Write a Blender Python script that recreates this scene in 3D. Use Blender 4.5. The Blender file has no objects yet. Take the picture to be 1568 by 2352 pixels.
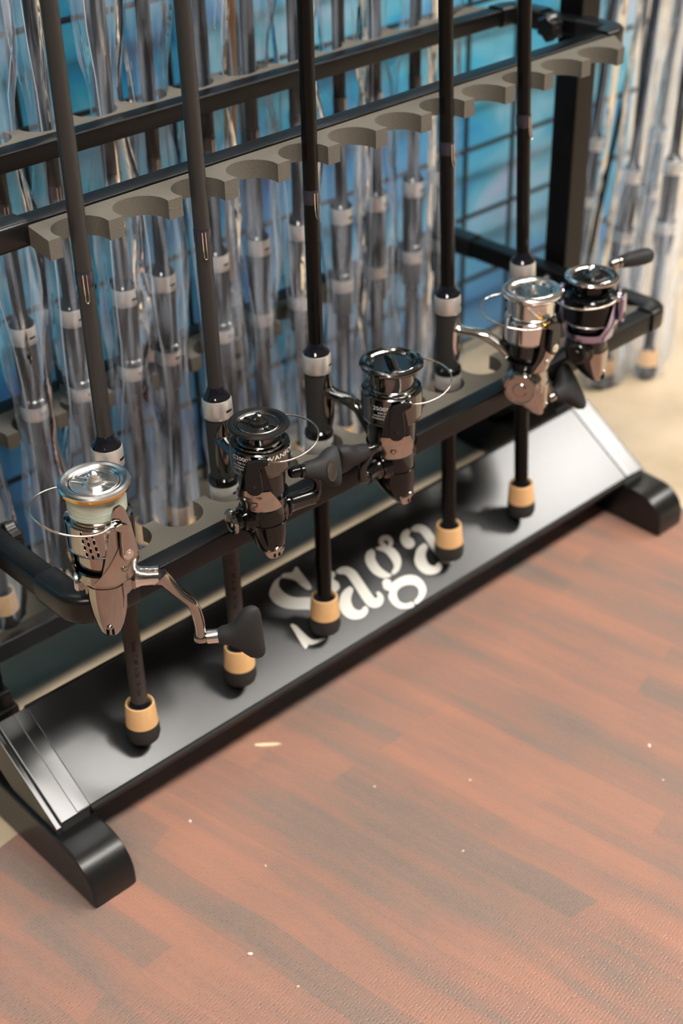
import bpy, bmesh, math, random
from mathutils import Matrix, Vector, noise

random.seed(7)
SC = bpy.context.scene
COL = SC.collection
PI = math.pi

# ---------------------------------------------------------------- camera, world, light, exposure
cam_d = bpy.data.cameras.new('camera')
cam = bpy.data.objects.new('camera', cam_d)
COL.objects.link(cam)
cam_d.sensor_fit = 'VERTICAL'
cam_d.sensor_height = 36.0
cam_d.sensor_width = 24.0
cam_d.lens = 50.0
cam_d.clip_start = 0.02
cam_d.clip_end = 60
cam.matrix_world = Matrix(((0.72888995, 0.39077174, -0.56215379, 0),
                           (-0.68429992, 0.39030454, -0.61595128, 0),
                           (-0.02128517, 0.8336425, 0.55189413, 0.771),
                           (0, 0, 0, 1)))
cam_d.dof.use_dof = True
cam_d.dof.focus_distance = 0.88
cam_d.dof.aperture_fstop = 5.6
SC.camera = cam
SC.view_settings.view_transform = 'Standard'
SC.view_settings.look = 'None'
SC.view_settings.exposure = 0.98
SC.view_settings.gamma = 1.0
SC.view_settings.use_curve_mapping = False
try:
    SC.cycles.transparent_max_bounces = 32
    SC.cycles.max_bounces = 10
except Exception:
    pass
W = bpy.data.worlds.new('world')
SC.world = W
W.use_nodes = True
W.node_tree.nodes['Background'].inputs[0].default_value = (0.9, 0.93, 1.0, 1)
W.node_tree.nodes['Background'].inputs[1].default_value = 0.05
LAMP = 28.0          # radiance of the ceiling panels


# ---------------------------------------------------------------- materials
def new_mat(name):
    m = bpy.data.materials.new(name)
    m.use_nodes = True
    return m, m.node_tree, m.node_tree.nodes['Principled BSDF']


def pbr(name, col, rough=0.5, metal=0.0, spec=0.5, bump=0.0, scale=300, var=0.0, coat=0.0, rvar=0.0):
    m, nt, b = new_mat(name)
    b.inputs['Base Color'].default_value = (*col, 1)
    b.inputs['Roughness'].default_value = rough
    b.inputs['Metallic'].default_value = metal
    b.inputs['Specular IOR Level'].default_value = spec
    b.inputs['Coat Weight'].default_value = coat
    tc = nt.nodes.new('ShaderNodeTexCoord')
    n = nt.nodes.new('ShaderNodeTexNoise')
    n.inputs['Scale'].default_value = scale
    n.inputs['Detail'].default_value = 3
    nt.links.new(tc.outputs['Object'], n.inputs['Vector'])
    if bump:
        bp = nt.nodes.new('ShaderNodeBump')
        bp.inputs['Strength'].default_value = bump
        bp.inputs['Distance'].default_value = 0.0006
        nt.links.new(n.outputs['Fac'], bp.inputs['Height'])
        nt.links.new(bp.outputs['Normal'], b.inputs['Normal'])
    if var:
        mx = nt.nodes.new('ShaderNodeMix')
        mx.data_type = 'RGBA'
        mx.inputs['A'].default_value = (*[c * (1 - var) for c in col], 1)
        mx.inputs['B'].default_value = (*[min(1, c * (1 + var)) for c in col], 1)
        nt.links.new(n.outputs['Fac'], mx.inputs['Factor'])
        nt.links.new(mx.outputs['Result'], b.inputs['Base Color'])
    if rvar:
        mr = nt.nodes.new('ShaderNodeMapRange')
        mr.inputs['To Min'].default_value = max(0, rough - rvar)
        mr.inputs['To Max'].default_value = rough + rvar
        nt.links.new(n.outputs['Fac'], mr.inputs['Value'])
        nt.links.new(mr.outputs['Result'], b.inputs['Roughness'])
    return m


M_ = {}
M_['metal'] = pbr('black_powder_coat', (0.0035, 0.0035, 0.004), 0.34, spec=0.24, bump=0.15, scale=900)
M_['plastic'] = pbr('black_moulded_plastic', (0.007, 0.007, 0.007), 0.30, spec=0.42, bump=0.12, scale=700)
M_['bracket'] = pbr('glossy_black_plastic', (0.008, 0.008, 0.008), 0.22, spec=0.45)
M_['seam'] = pbr('film_seam', (0.50, 0.57, 0.66), 0.3)
M_['foam'] = pbr('grey_brown_foam', (0.135, 0.123, 0.103), 0.95, spec=0.1, bump=0.9, scale=1400, var=0.22)
M_['cork'] = pbr('cork', (0.70, 0.42, 0.19), 0.75, spec=0.3, bump=0.3, scale=700, var=0.12)
M_['rubber'] = pbr('black_rubber', (0.030, 0.028, 0.026), 0.75, spec=0.3, bump=0.35, scale=1500)
M_['blank_matte'] = pbr('matte_charcoal_blank', (0.024, 0.0235, 0.023), 0.40, spec=0.5, bump=0.05, scale=2000)
M_['blank_gloss'] = pbr('satin_black_blank', (0.003, 0.003, 0.003), 0.26, spec=0.22)
M_['grip'] = pbr('dark_grip', (0.026, 0.024, 0.022), 0.62, spec=0.35, bump=0.2, scale=1500)
M_['epoxy'] = pbr('black_epoxy', (0.006, 0.006, 0.009), 0.07, spec=0.6)
M_['wrap'] = pbr('violet_black_thread', (0.020, 0.018, 0.030), 0.22, spec=0.6)
M_['satin'] = pbr('satin_silver', (0.74, 0.72, 0.68), 0.36, metal=0.75)
M_['chrome'] = pbr('silver_chrome', (0.80, 0.79, 0.77), 0.13, metal=1.0)
M_['silver'] = pbr('brushed_silver', (0.72, 0.71, 0.69), 0.24, metal=1.0)
M_['smoke'] = pbr('smoked_chrome', (0.40, 0.37, 0.345), 0.10, metal=1.0)
M_['dark'] = pbr('dark_gunmetal', (0.065, 0.065, 0.065), 0.16, metal=0.9)
M_['copper'] = pbr('warm_chrome_plate', (0.44, 0.38, 0.33), 0.20, metal=1.0)
M_['blackchrome'] = pbr('black_chrome', (0.17, 0.17, 0.165), 0.13, metal=1.0)
M_['shaft'] = pbr('matte_brown_black_shaft', (0.052, 0.045, 0.042), 0.55, spec=0.35)
M_['gloss'] = pbr('gloss_black_paint', (0.003, 0.003, 0.0035), 0.10, spec=0.45)
M_['satinblack'] = pbr('satin_black_paint', (0.008, 0.008, 0.0085), 0.36, spec=0.32)
M_['eva'] = pbr('black_eva_foam', (0.022, 0.022, 0.023), 0.60, spec=0.3, bump=0.3, scale=2500)
M_['gold'] = pbr('gold_rim', (0.80, 0.42, 0.06), 0.15, metal=1.0)
M_['violet'] = pbr('violet_anodised', (0.42, 0.38, 0.56), 0.14, metal=1.0)
M_['wire'] = pbr('steel_wire', (0.72, 0.66, 0.60), 0.2, metal=1.0)
M_['void'] = pbr('dark_slot', (0.003, 0.003, 0.003), 0.8, spec=0.1)
M_['white'] = pbr('white_print', (0.74, 0.73, 0.70), 0.5, spec=0.3)
M_['offwhite'] = pbr('off_white_vinyl', (0.62, 0.60, 0.54), 0.42, spec=0.4)
M_['ink'] = pbr('black_ink', (0.010, 0.009, 0.009), 0.6, spec=0.3)
M_['gridwire'] = pbr('black_wire', (0.010, 0.011, 0.013), 0.35)
M_['amber'] = pbr('amber_brown_blank', (0.50, 0.19, 0.02), 0.35, var=0.3, scale=60)
M_['chip'] = pbr('pale_wood', (0.75, 0.58, 0.38), 0.8, var=0.2, scale=900)
M_['speck'] = pbr('pale_crumb', (0.72, 0.66, 0.58), 0.9)
M_['board'] = pbr('dark_grey_laminate', (0.018, 0.019, 0.020), 0.18, spec=0.24, bump=0.03, scale=1200, rvar=0.03)
M_['boardedge'] = pbr('black_edge_band', (0.005, 0.005, 0.005), 0.5, spec=0.15)
M_['wall'] = pbr('wall_paint', (0.13, 0.125, 0.12), 0.85, var=0.05, scale=3)
M_['ceiling'] = pbr('ceiling_tile', (0.30, 0.295, 0.29), 0.9, var=0.04, scale=8)
M_['lampframe'] = pbr('white_lamp_frame', (0.8, 0.8, 0.8), 0.5)


def mat_lamp():
    m, nt, b = new_mat('lamp_diffuser')
    b.inputs['Base Color'].default_value = (0.9, 0.9, 0.9, 1)
    b.inputs['Emission Color'].default_value = (1.0, 0.96, 0.90, 1)
    b.inputs['Emission Strength'].default_value = LAMP
    return m


M_['lamp'] = mat_lamp()


def mat_line():
    m, nt, b = new_mat('pale_green_line')
    b.inputs['Base Color'].default_value = (0.52, 0.58, 0.47, 1)
    b.inputs['Roughness'].default_value = 0.28
    b.inputs['Specular IOR Level'].default_value = 0.7
    tc = nt.nodes.new('ShaderNodeTexCoord')
    mp = nt.nodes.new('ShaderNodeMapping')
    mp.inputs['Scale'].default_value = (60, 60, 1800)
    n = nt.nodes.new('ShaderNodeTexNoise')
    n.inputs['Scale'].default_value = 1.0
    n.inputs['Detail'].default_value = 2
    bp = nt.nodes.new('ShaderNodeBump')
    bp.inputs['Strength'].default_value = 0.5
    bp.inputs['Distance'].default_value = 0.0006
    L = nt.links.new
    L(tc.outputs['Object'], mp.inputs['Vector'])
    L(mp.outputs['Vector'], n.inputs['Vector'])
    L(n.outputs['Fac'], bp.inputs['Height'])
    L(bp.outputs['Normal'], b.inputs['Normal'])
    r = nt.nodes.new('ShaderNodeValToRGB')
    r.color_ramp.elements[0].position = 0.3
    r.color_ramp.elements[0].color = (0.36, 0.42, 0.33, 1)
    r.color_ramp.elements[1].position = 0.7
    r.color_ramp.elements[1].color = (0.62, 0.67, 0.56, 1)
    L(n.outputs['Fac'], r.inputs['Fac'])
    L(r.outputs['Color'], b.inputs['Base Color'])
    return m


M_['line'] = mat_line()


def mat_mat():
    """printed wood-strip vinyl: rows of strips along y', mottled grain, fine embossed mesh"""
    m, nt, b = new_mat('wood_print_vinyl')
    L = nt.links.new
    N = nt.nodes.new
    tc = N('ShaderNodeTexCoord')
    rot = N('ShaderNodeMapping')
    rot.inputs['Rotation'].default_value = (0, 0, 0)
    L(tc.outputs['Object'], rot.inputs['Vector'])
    # swap so brick rows run along y'
    rot2 = N('ShaderNodeMapping')
    rot2.inputs['Rotation'].default_value = (0, 0, math.radians(90))
    L(rot.outputs['Vector'], rot2.inputs['Vector'])
    warp = N('ShaderNodeTexNoise')
    warp.inputs['Scale'].default_value = 5
    warp.inputs['Detail'].default_value = 2
    L(rot2.outputs['Vector'], warp.inputs['Vector'])
    wm = N('ShaderNodeVectorMath'); wm.operation = 'MULTIPLY_ADD'
    wm.inputs[1].default_value = (0.10, 0.020, 0)
    L(warp.outputs['Color'], wm.inputs[0])
    L(rot2.outputs['Vector'], wm.inputs[2])
    br = N('ShaderNodeTexBrick')
    br.offset = 0.37
    br.inputs['Color1'].default_value = (0, 0, 0, 1)
    br.inputs['Color2'].default_value = (1, 1, 1, 1)
    br.inputs['Mortar'].default_value = (0.5, 0.5, 0.5, 1)
    br.inputs['Scale'].default_value = 1.0
    br.inputs['Mortar Size'].default_value = 0.0
    br.inputs['Brick Width'].default_value = 0.21
    br.inputs['Row Height'].default_value = 0.026
    L(wm.outputs['Vector'], br.inputs['Vector'])
    # streaks along the strips
    st = N('ShaderNodeMapping'); st.inputs['Scale'].default_value = (4, 40, 1)
    L(wm.outputs['Vector'], st.inputs['Vector'])
    n1 = N('ShaderNodeTexNoise'); n1.inputs['Scale'].default_value = 1; n1.inputs['Detail'].default_value = 6
    n1.inputs['Roughness'].default_value = 0.6
    L(st.outputs['Vector'], n1.inputs['Vector'])
    n2 = N('ShaderNodeTexNoise'); n2.inputs['Scale'].default_value = 7; n2.inputs['Detail'].default_value = 4
    L(rot2.outputs['Vector'], n2.inputs['Vector'])
    s1 = N('ShaderNodeMath'); s1.operation = 'MULTIPLY_ADD'; s1.inputs[1].default_value = 0.22
    L(br.outputs['Color'], s1.inputs[0])
    k1 = N('ShaderNodeMath'); k1.operation = 'MULTIPLY_ADD'; k1.inputs[1].default_value = 0.95; k1.inputs[2].default_value = -0.16
    L(n1.outputs['Fac'], k1.inputs[0])
    L(k1.outputs[0], s1.inputs[2])
    s2 = N('ShaderNodeMath'); s2.operation = 'MULTIPLY_ADD'; s2.inputs[1].default_value = 0.45
    L(n2.outputs['Fac'], s2.inputs[0])
    L(s1.outputs[0], s2.inputs[2])
    ramp = N('ShaderNodeValToRGB')
    e = ramp.color_ramp.elements
    e[0].position = 0.36; e[0].color = (0.125, 0.088, 0.071, 1)
    e[1].position = 0.95; e[1].color = (0.385, 0.152, 0.090, 1)
    for p, c in ((0.52, (0.172, 0.110, 0.085, 1)), (0.64, (0.245, 0.117, 0.081, 1)), (0.78, (0.315, 0.134, 0.084, 1))):
        q = e.new(p); q.color = c
    L(s2.outputs[0], ramp.inputs['Fac'])
    # embossed mesh
    vm = N('ShaderNodeMapping'); vm.inputs['Scale'].default_value = (430, 430, 430)
    L(rot2.outputs['Vector'], vm.inputs['Vector'])
    vo = N('ShaderNodeTexVoronoi'); vo.feature = 'DISTANCE_TO_EDGE'
    vo.inputs['Scale'].default_value = 1.0
    vo.inputs['Randomness'].default_value = 0.32
    L(vm.outputs['Vector'], vo.inputs['Vector'])
    cr = N('ShaderNodeMapRange')
    cr.inputs['From Min'].default_value = 0.0; cr.inputs['From Max'].default_value = 0.35
    L(vo.outputs['Distance'], cr.inputs['Value'])
    bp = N('ShaderNodeBump'); bp.inputs['Strength'].default_value = 0.5; bp.inputs['Distance'].default_value = 0.0008
    bp.invert = True
    L(cr.outputs['Result'], bp.inputs['Height'])
    L(bp.outputs['Normal'], b.inputs['Normal'])
    # dusty wear on the raised mesh
    mx = N('ShaderNodeMix'); mx.data_type = 'RGBA'
    mx.inputs['B'].default_value = (0.38, 0.295, 0.245, 1)
    L(ramp.outputs['Color'], mx.inputs['A'])
    inv = N('ShaderNodeMath'); inv.operation = 'MULTIPLY_ADD'; inv.inputs[1].default_value = -0.28; inv.inputs[2].default_value = 0.30
    L(cr.outputs['Result'], inv.inputs[0])
    L(inv.outputs[0], mx.inputs['Factor'])
    L(mx.outputs['Result'], b.inputs['Base Color'])
    b.inputs['Roughness'].default_value = 0.42
    b.inputs['Specular IOR Level'].default_value = 0.55
    return m


M_['mat'] = mat_mat()


def mat_concrete():
    m, nt, b = new_mat('tan_concrete')
    L = nt.links.new; N = nt.nodes.new
    tc = N('ShaderNodeTexCoord')
    n = N('ShaderNodeTexNoise'); n.inputs['Scale'].default_value = 9; n.inputs['Detail'].default_value = 8
    L(tc.outputs['Object'], n.inputs['Vector'])
    r = N('ShaderNodeValToRGB')
    r.color_ramp.elements[0].position = 0.35; r.color_ramp.elements[0].color = (0.40, 0.31, 0.205, 1)
    r.color_ramp.elements[1].position = 0.7; r.color_ramp.elements[1].color = (0.58, 0.465, 0.325, 1)
    L(n.outputs['Fac'], r.inputs['Fac'])
    L(r.outputs['Color'], b.inputs['Base Color'])
    b.inputs['Roughness'].default_value = 0.45
    return m


M_['concrete'] = mat_concrete()


def mat_poster():
    m, nt, b = new_mat('blue_water_print')
    L = nt.links.new; N = nt.nodes.new
    tc = N('ShaderNodeTexCoord')
    mp = N('ShaderNodeMapping'); mp.inputs['Scale'].default_value = (5.0, 1, 8.5)
    mp.inputs['Rotation'].default_value = (0, 0.35, 0)
    L(tc.outputs['Object'], mp.inputs['Vector'])
    n = N('ShaderNodeTexNoise'); n.inputs['Scale'].default_value = 1.0; n.inputs['Detail'].default_value = 4
    n.inputs['Distortion'].default_value = 0.7
    L(mp.outputs['Vector'], n.inputs['Vector'])
    r = N('ShaderNodeValToRGB')
    e = r.color_ramp.elements
    e[0].position = 0.30; e[0].color = (0.010, 0.17, 0.50, 1)
    e[1].position = 0.74; e[1].color = (0.47, 0.60, 0.82, 1)
    for p, c in ((0.43, (0.012, 0.33, 0.68, 1)), (0.52, (0.06, 0.47, 0.72, 1)), (0.62, (0.22, 0.60, 0.78, 1))):
        q = e.new(p); q.color = c
    L(n.outputs['Fac'], r.inputs['Fac'])
    # the print turns violet-grey towards its lower edge
    sx = N('ShaderNodeSeparateXYZ'); L(tc.outputs['Object'], sx.inputs[0])
    mr = N('ShaderNodeMapRange'); mr.inputs['From Min'].default_value = 0.02; mr.inputs['From Max'].default_value = 0.30
    mr.inputs['To Min'].default_value = 0.55; mr.inputs['To Max'].default_value = 0.0
    L(sx.outputs['Z'], mr.inputs['Value'])
    mx = N('ShaderNodeMix'); mx.data_type = 'RGBA'
    mx.inputs['B'].default_value = (0.17, 0.22, 0.46, 1)
    L(mr.outputs['Result'], mx.inputs['Factor'])
    L(r.outputs['Color'], mx.inputs['A'])
    L(mx.outputs['Result'], b.inputs['Base Color'])
    b.inputs['Roughness'].default_value = 0.45
    return m


M_['poster'] = mat_poster()


def mat_sleeve():
    m = bpy.data.materials.new('clear_plastic_film')
    m.use_nodes = True
    nt = m.node_tree
    nt.nodes.clear()
    L = nt.links.new; N = nt.nodes.new
    out = N('ShaderNodeOutputMaterial')
    tr = N('ShaderNodeBsdfTransparent'); tr.inputs[0].default_value = (0.97, 0.975, 0.98, 1)
    df = N('ShaderNodeBsdfDiffuse'); df.inputs[0].default_value = (0.74, 0.83, 0.97, 1)
    gl = N('ShaderNodeBsdfGlossy'); gl.inputs[0].default_value = (1, 1, 1, 1); gl.inputs['Roughness'].default_value = 0.09
    tc = N('ShaderNodeTexCoord')
    mp = N('ShaderNodeMapping'); mp.inputs['Scale'].default_value = (160, 160, 9)
    L(tc.outputs['Object'], mp.inputs['Vector'])
    n = N('ShaderNodeTexNoise'); n.inputs['Scale'].default_value = 1.0; n.inputs['Detail'].default_value = 3
    L(mp.outputs['Vector'], n.inputs['Vector'])
    mr = N('ShaderNodeMapRange')
    mr.inputs['From Min'].default_value = 0.42; mr.inputs['From Max'].default_value = 0.75
    mr.inputs['To Min'].default_value = 0.05; mr.inputs['To Max'].default_value = 0.50
    L(n.outputs['Fac'], mr.inputs['Value'])
    m1 = N('ShaderNodeMixShader')
    sz = N('ShaderNodeSeparateXYZ'); L(tc.outputs['Object'], sz.inputs[0])
    zr_ = N('ShaderNodeMapRange'); zr_.inputs['From Min'].default_value = 0.14; zr_.inputs['From Max'].default_value = 0.34
    zr_.inputs['To Min'].default_value = 1.0; zr_.inputs['To Max'].default_value = 0.55
    L(sz.outputs['Z'], zr_.inputs['Value'])
    mu = N('ShaderNodeMath'); mu.operation = 'MULTIPLY'
    L(mr.outputs['Result'], mu.inputs[0]); L(zr_.outputs['Result'], mu.inputs[1])
    L(mu.outputs[0], m1.inputs[0]); L(tr.outputs[0], m1.inputs[1]); L(df.outputs[0], m1.inputs[2])
    lw = N('ShaderNodeFresnel'); lw.inputs['IOR'].default_value = 1.17
    bp = N('ShaderNodeBump'); bp.inputs['Strength'].default_value = 0.5; bp.inputs['Distance'].default_value = 0.002
    n2 = N('ShaderNodeTexNoise'); n2.inputs['Scale'].default_value = 55; n2.inputs['Detail'].default_value = 2
    L(tc.outputs['Object'], n2.inputs['Vector'])
    L(n2.outputs['Fac'], bp.inputs['Height'])
    L(bp.outputs['Normal'], gl.inputs['Normal'])
    m2 = N('ShaderNodeMixShader')
    L(lw.outputs[0], m2.inputs[0]); L(m1.outputs[0], m2.inputs[1]); L(gl.outputs[0], m2.inputs[2])
    L(m2.outputs[0], out.inputs[0])
    return m


M_['sleeve'] = mat_sleeve()


# ---------------------------------------------------------------- mesh builder
class MB:
    def __init__(s):
        s.v, s.f = [], []

    def add(s, vs, fs):
        o = len(s.v)
        s.v += [tuple(x) for x in vs]
        s.f += [tuple(i + o for i in q) for q in fs]

    def box(s, x0, x1, y0, y1, z0, z1, M=None):
        vs = [Vector((x, y, z)) for z in (z0, z1) for y in (y0, y1) for x in (x0, x1)]
        if M is not None:
            vs = [M @ p for p in vs]
        s.add(vs, [(0, 2, 3, 1), (4, 5, 7, 6), (0, 1, 5, 4), (2, 6, 7, 3), (0, 4, 6, 2), (1, 3, 7, 5)])
        return s

    def rings(s, R, caps=True, closed=True):
        n = len(R[0]); vs = [p for r in R for p in r]; fs = []
        for i in range(len(R) - 1):
            for j in range(n if closed else n - 1):
                k = (j + 1) % n
                fs.append((i * n + j, i * n + k, (i + 1) * n + k, (i + 1) * n + j))
        if caps and closed:
            fs.append(tuple(reversed(range(n))))
            fs.append(tuple((len(R) - 1) * n + j for j in range(n)))
        s.add(vs, fs)
        return s

    def lathe(s, prof, seg=40, M=None):
        """prof: (r,z) from one axis end to the other"""
        R = []
        for r, z in prof:
            r = max(r, 1e-6)
            ring = [Vector((r * math.cos(2 * PI * j / seg), r * math.sin(2 * PI * j / seg), z)) for j in range(seg)]
            if M is not None:
                ring = [M @ p for p in ring]
            R.append(ring)
        return s.rings(R)

    def tube(s, path, rad, seg=10, flat=1.0, up=None):
        P = [Vector(p) for p in path]
        n = len(P)
        rad = rad if isinstance(rad, (list, tuple)) else [rad] * n
        t0 = (P[1] - P[0]).normalized()
        u = Vector(up) if up else (Vector((0, 0, 1)) if abs(t0.z) < 0.9 else Vector((1, 0, 0)))
        u = (u - t0 * u.dot(t0)).normalized()
        R = []
        for i in range(n):
            t = (P[min(i + 1, n - 1)] - P[max(i - 1, 0)]).normalized()
            u = (u - t * u.dot(t)).normalized()
            w = t.cross(u)
            rr = rad[i]
            fl = rr if not isinstance(rr, tuple) else rr
            a, c = (rr * flat, rr) if not isinstance(rr, tuple) else rr
            R.append([P[i] + u * (a * math.cos(2 * PI * j / seg)) + w * (c * math.sin(2 * PI * j / seg)) for j in range(seg)])
        return s.rings(R)

    def prism(s, poly, M, z0, z1):
        n = len(poly)
        vs = [M @ Vector((x, y, z0)) for x, y in poly] + [M @ Vector((x, y, z1)) for x, y in poly]
        fs = [tuple(reversed(range(n))), tuple(range(n, 2 * n))]
        fs += [(j, (j + 1) % n, n + (j + 1) % n, n + j) for j in range(n)]
        s.add(vs, fs)
        return s

    def sweep(s, path, w, h, r=0.002, rs=3):
        """rounded-rectangle bar along a horizontal path; w across, h vertical"""
        sec = []
        for cx, cz, a0 in ((w / 2 - r, h / 2 - r, 0), (-w / 2 + r, h / 2 - r, 90), (-w / 2 + r, -h / 2 + r, 180), (w / 2 - r, -h / 2 + r, 270)):
            for k in range(rs + 1):
                a = math.radians(a0 + 90 * k / rs)
                sec.append((cx + r * math.cos(a), cz + r * math.sin(a)))
        P = [Vector(p) for p in path]
        R = []
        for i, p in enumerate(P):
            d0 = (P[i] - P[i - 1]).normalized() if i else (P[1] - P[0]).normalized()
            d1 = (P[i + 1] - P[i]).normalized() if i < len(P) - 1 else d0
            t = (d0 + d1).normalized()
            k = 1 / max(0.3, t.dot(d0))
            lat = Vector((t.y, -t.x, 0)).normalized()
            R.append([p + lat * (a * k) + Vector((0, 0, b)) for a, b in sec])
        return s.rings(R)


def obj(name, mb, mat, parent=None, angle=35, bevel=0.0, seg=2, recalc=True):
    me = bpy.data.meshes.new(name)
    me.from_pydata(mb.v, [], mb.f)
    bm = bmesh.new(); bm.from_mesh(me)
    bmesh.ops.remove_doubles(bm, verts=bm.verts, dist=1e-7)
    if recalc:
        bmesh.ops.recalc_face_normals(bm, faces=bm.faces)
    if bevel:
        es = [e for e in bm.edges if len(e.link_faces) == 2 and e.calc_face_angle(0) > math.radians(30)]
        bmesh.ops.bevel(bm, geom=es, offset=bevel, segments=seg, profile=0.5, affect='EDGES', clamp_overlap=True)
    bm.to_mesh(me); bm.free()
    me.polygons.foreach_set('use_smooth', [True] * len(me.polygons))
    try:
        me.set_sharp_from_angle(angle=math.radians(angle))
    except Exception:
        pass
    me.materials.append(M_[mat] if isinstance(mat, str) else mat)
    o = bpy.data.objects.new(name, me)
    COL.objects.link(o)
    if bevel:
        wn = o.modifiers.new('weighted_normal', 'WEIGHTED_NORMAL')
        wn.keep_sharp = True; wn.weight = 90
    if parent is not None:
        o.parent = parent
    return o


def tag(o, label, cat, group=None):
    o['label'] = label; o['category'] = cat
    if group:
        o['group'] = group
    return o


def thing(name, label, cat, loc=(0, 0, 0), rz=0.0, group=None):
    o = bpy.data.objects.new(name, None)
    COL.objects.link(o)
    o.empty_display_size = 0.02
    o.location = loc; o.rotation_euler = (0, 0, rz)
    return tag(o, label, cat, group)


def ss(a, b, x):
    t = min(1, max(0, (x - a) / (b - a)))
    return t * t * (3 - 2 * t)


def spline(pts, n=8):
    P = [Vector(p) for p in pts]
    P = [P[0] * 2 - P[1]] + P + [P[-1] * 2 - P[-2]]
    out = []
    for i in range(1, len(P) - 2):
        for k in range(n):
            t = k / n
            a, b, c, d = P[i - 1], P[i], P[i + 1], P[i + 2]
            out.append(0.5 * ((2 * b) + (c - a) * t + (2 * a - 5 * b + 4 * c - d) * t * t + (3 * b - a - 3 * c + d) * t ** 3))
    out.append(P[-2])
    return out


def lerp_tab(tab, x):
    for (x0, y0), (x1, y1) in zip(tab, tab[1:]):
        if x <= x1:
            t = (x - x0) / (x1 - x0) if x1 > x0 else 0
            return y0 + (y1 - y0) * min(1, max(0, t))
    return tab[-1][1]


def glyphs(text, size, bold=0.0, shear=0.0):
    c = bpy.data.curves.new('text', 'FONT')
    c.body = text; c.size = size; c.fill_mode = 'BOTH'; c.resolution_u = 3
    c.align_x = 'LEFT'; c.offset = bold; c.shear = shear
    o = bpy.data.objects.new('text', c)
    COL.objects.link(o)
    bpy.context.view_layer.update()
    ev = o.evaluated_get(bpy.context.evaluated_depsgraph_get())
    me = ev.to_mesh()
    vs = [v.co.copy() for v in me.vertices]
    fs = [tuple(p.vertices) for p in me.polygons]
    ev.to_mesh_clear()
    bpy.data.objects.remove(o); bpy.data.curves.remove(c)
    return vs, fs


def text_cyl(name, text, size, R, az, z, mat, parent, vertical=False, wide=1.0, centre=False, bold=0.0):
    vs, fs = glyphs(text, size, bold)
    w = max(v.x for v in vs) if vs else 0
    m = MB(); out = []
    for v in vs:
        tx, ty = v.x * wide, v.y
        if centre:
            tx -= w * wide / 2
        if vertical:
            a, zz = az + ty / R, z - tx
        else:
            a, zz = az + tx / R, z + ty
        out.append((R * math.cos(a), R * math.sin(a), zz))
    m.add(out, fs)
    return obj(name, m, mat, parent, recalc=False)


# ---------------------------------------------------------------- the room
def struct(name, mb, mat):
    o = obj(name, mb, mat); o['kind'] = 'structure'
    return o


struct('floor', MB().box(-4, 7, -4, 7, -0.05, 0), 'concrete')
struct('ceiling', MB().box(-4, 7, -4, 7, 3.05, 3.10), 'ceiling')
struct('wall_left', MB().box(-4.1, -4, -4, 7, 0, 3.05), 'wall')
struct('wall_right', MB().box(7, 7.1, -4, 7, 0, 3.05), 'wall')
struct('wall_back', MB().box(-4, 7, 7, 7.1, 0, 3.05), 'wall')
struct('wall_front', MB().box(-4, 7, -4.1, -4, 0, 3.05), 'wall')

LAMPS = [(1.35, -0.76, 1.0, 0.40), (3.95, -0.55, 1.0, 0.58), (-1.1, -0.72, 0.9, 0.40), (2.55, -0.92, 1.1, 0.30),
         (2.5, 4.35, 1.2, 0.42), (4.0, 4.35, 1.2, 0.42), (5.5, 4.35, 1.2, 0.42), (0.05, -0.72, 0.9, 0.40), (4.0, 6.2, 1.2, 0.5), (5.6, 6.2, 1.2, 0.5)]  # the front-row panel nearest the camera is an added fill lamp
NAMES = ['above the front of the rod rack', 'widest one, up and to the right of the rod rack', 'above the camera side, left of the rack', 'narrow one between the two in front of the rack',
         'in the rear row, leftmost', 'in the rear row, middle one', 'in the rear row, far right', 'added as fill light, in the front row nearest the camera', 'by the back wall, left', 'by the back wall, right']
for (x, y, w, d), nm in zip(LAMPS, NAMES):
    t = thing('ceiling_light', 'white rectangular ceiling light panel ' + nm, 'ceiling light', (x, y, 3.05), group='ceiling light panels')
    fr = MB()
    for a in ((-w / 2 - .03, -w / 2, -d / 2 - .03, d / 2 + .03), (w / 2, w / 2 + .03, -d / 2 - .03, d / 2 + .03),
              (-w / 2, w / 2, -d / 2 - .03, -d / 2), (-w / 2, w / 2, d / 2, d / 2 + .03)):
        fr.box(*a, -0.04, 0)
    obj('frame', fr, 'lampframe', t)
    obj('diffuser', MB().box(-w / 2, w / 2, -d / 2, d / 2, -0.03, -0.012), 'lamp', t)

# red wood-print vinyl mat
g = MB().box(-2.3, 0.0, -2.6, 0.0, 0.0, 0.0012)
mat_o = tag(obj('vinyl_mat', g, 'mat'), 'reddish brown wood-strip print vinyl mat spread in front of the rod rack', 'floor mat')
mat_o.matrix_world = Matrix.Translation((0.9963, 0.8156, 0)) @ Matrix.Rotation(math.radians(8.5), 4, 'Z')

# ---------------------------------------------------------------- the rack
YC = 0.7645
rack = thing('rod_rack', 'black two-sided fishing rod rack with notched foam rails and slanted base boards', 'rod rack', (0.6615, YC, 0))
RX, RY = 0.6615, YC


def rp(name, mb, mat, angle=35, bevel=0.0, parent=None, seg=2):
    """a part of the rack, built in world coordinates and moved under the rack's Empty"""
    mb.v = [(x - RX, y - RY, z) for x, y, z in mb.v]
    return obj(name, mb, mat, parent or rack, angle, bevel, seg)


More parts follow.
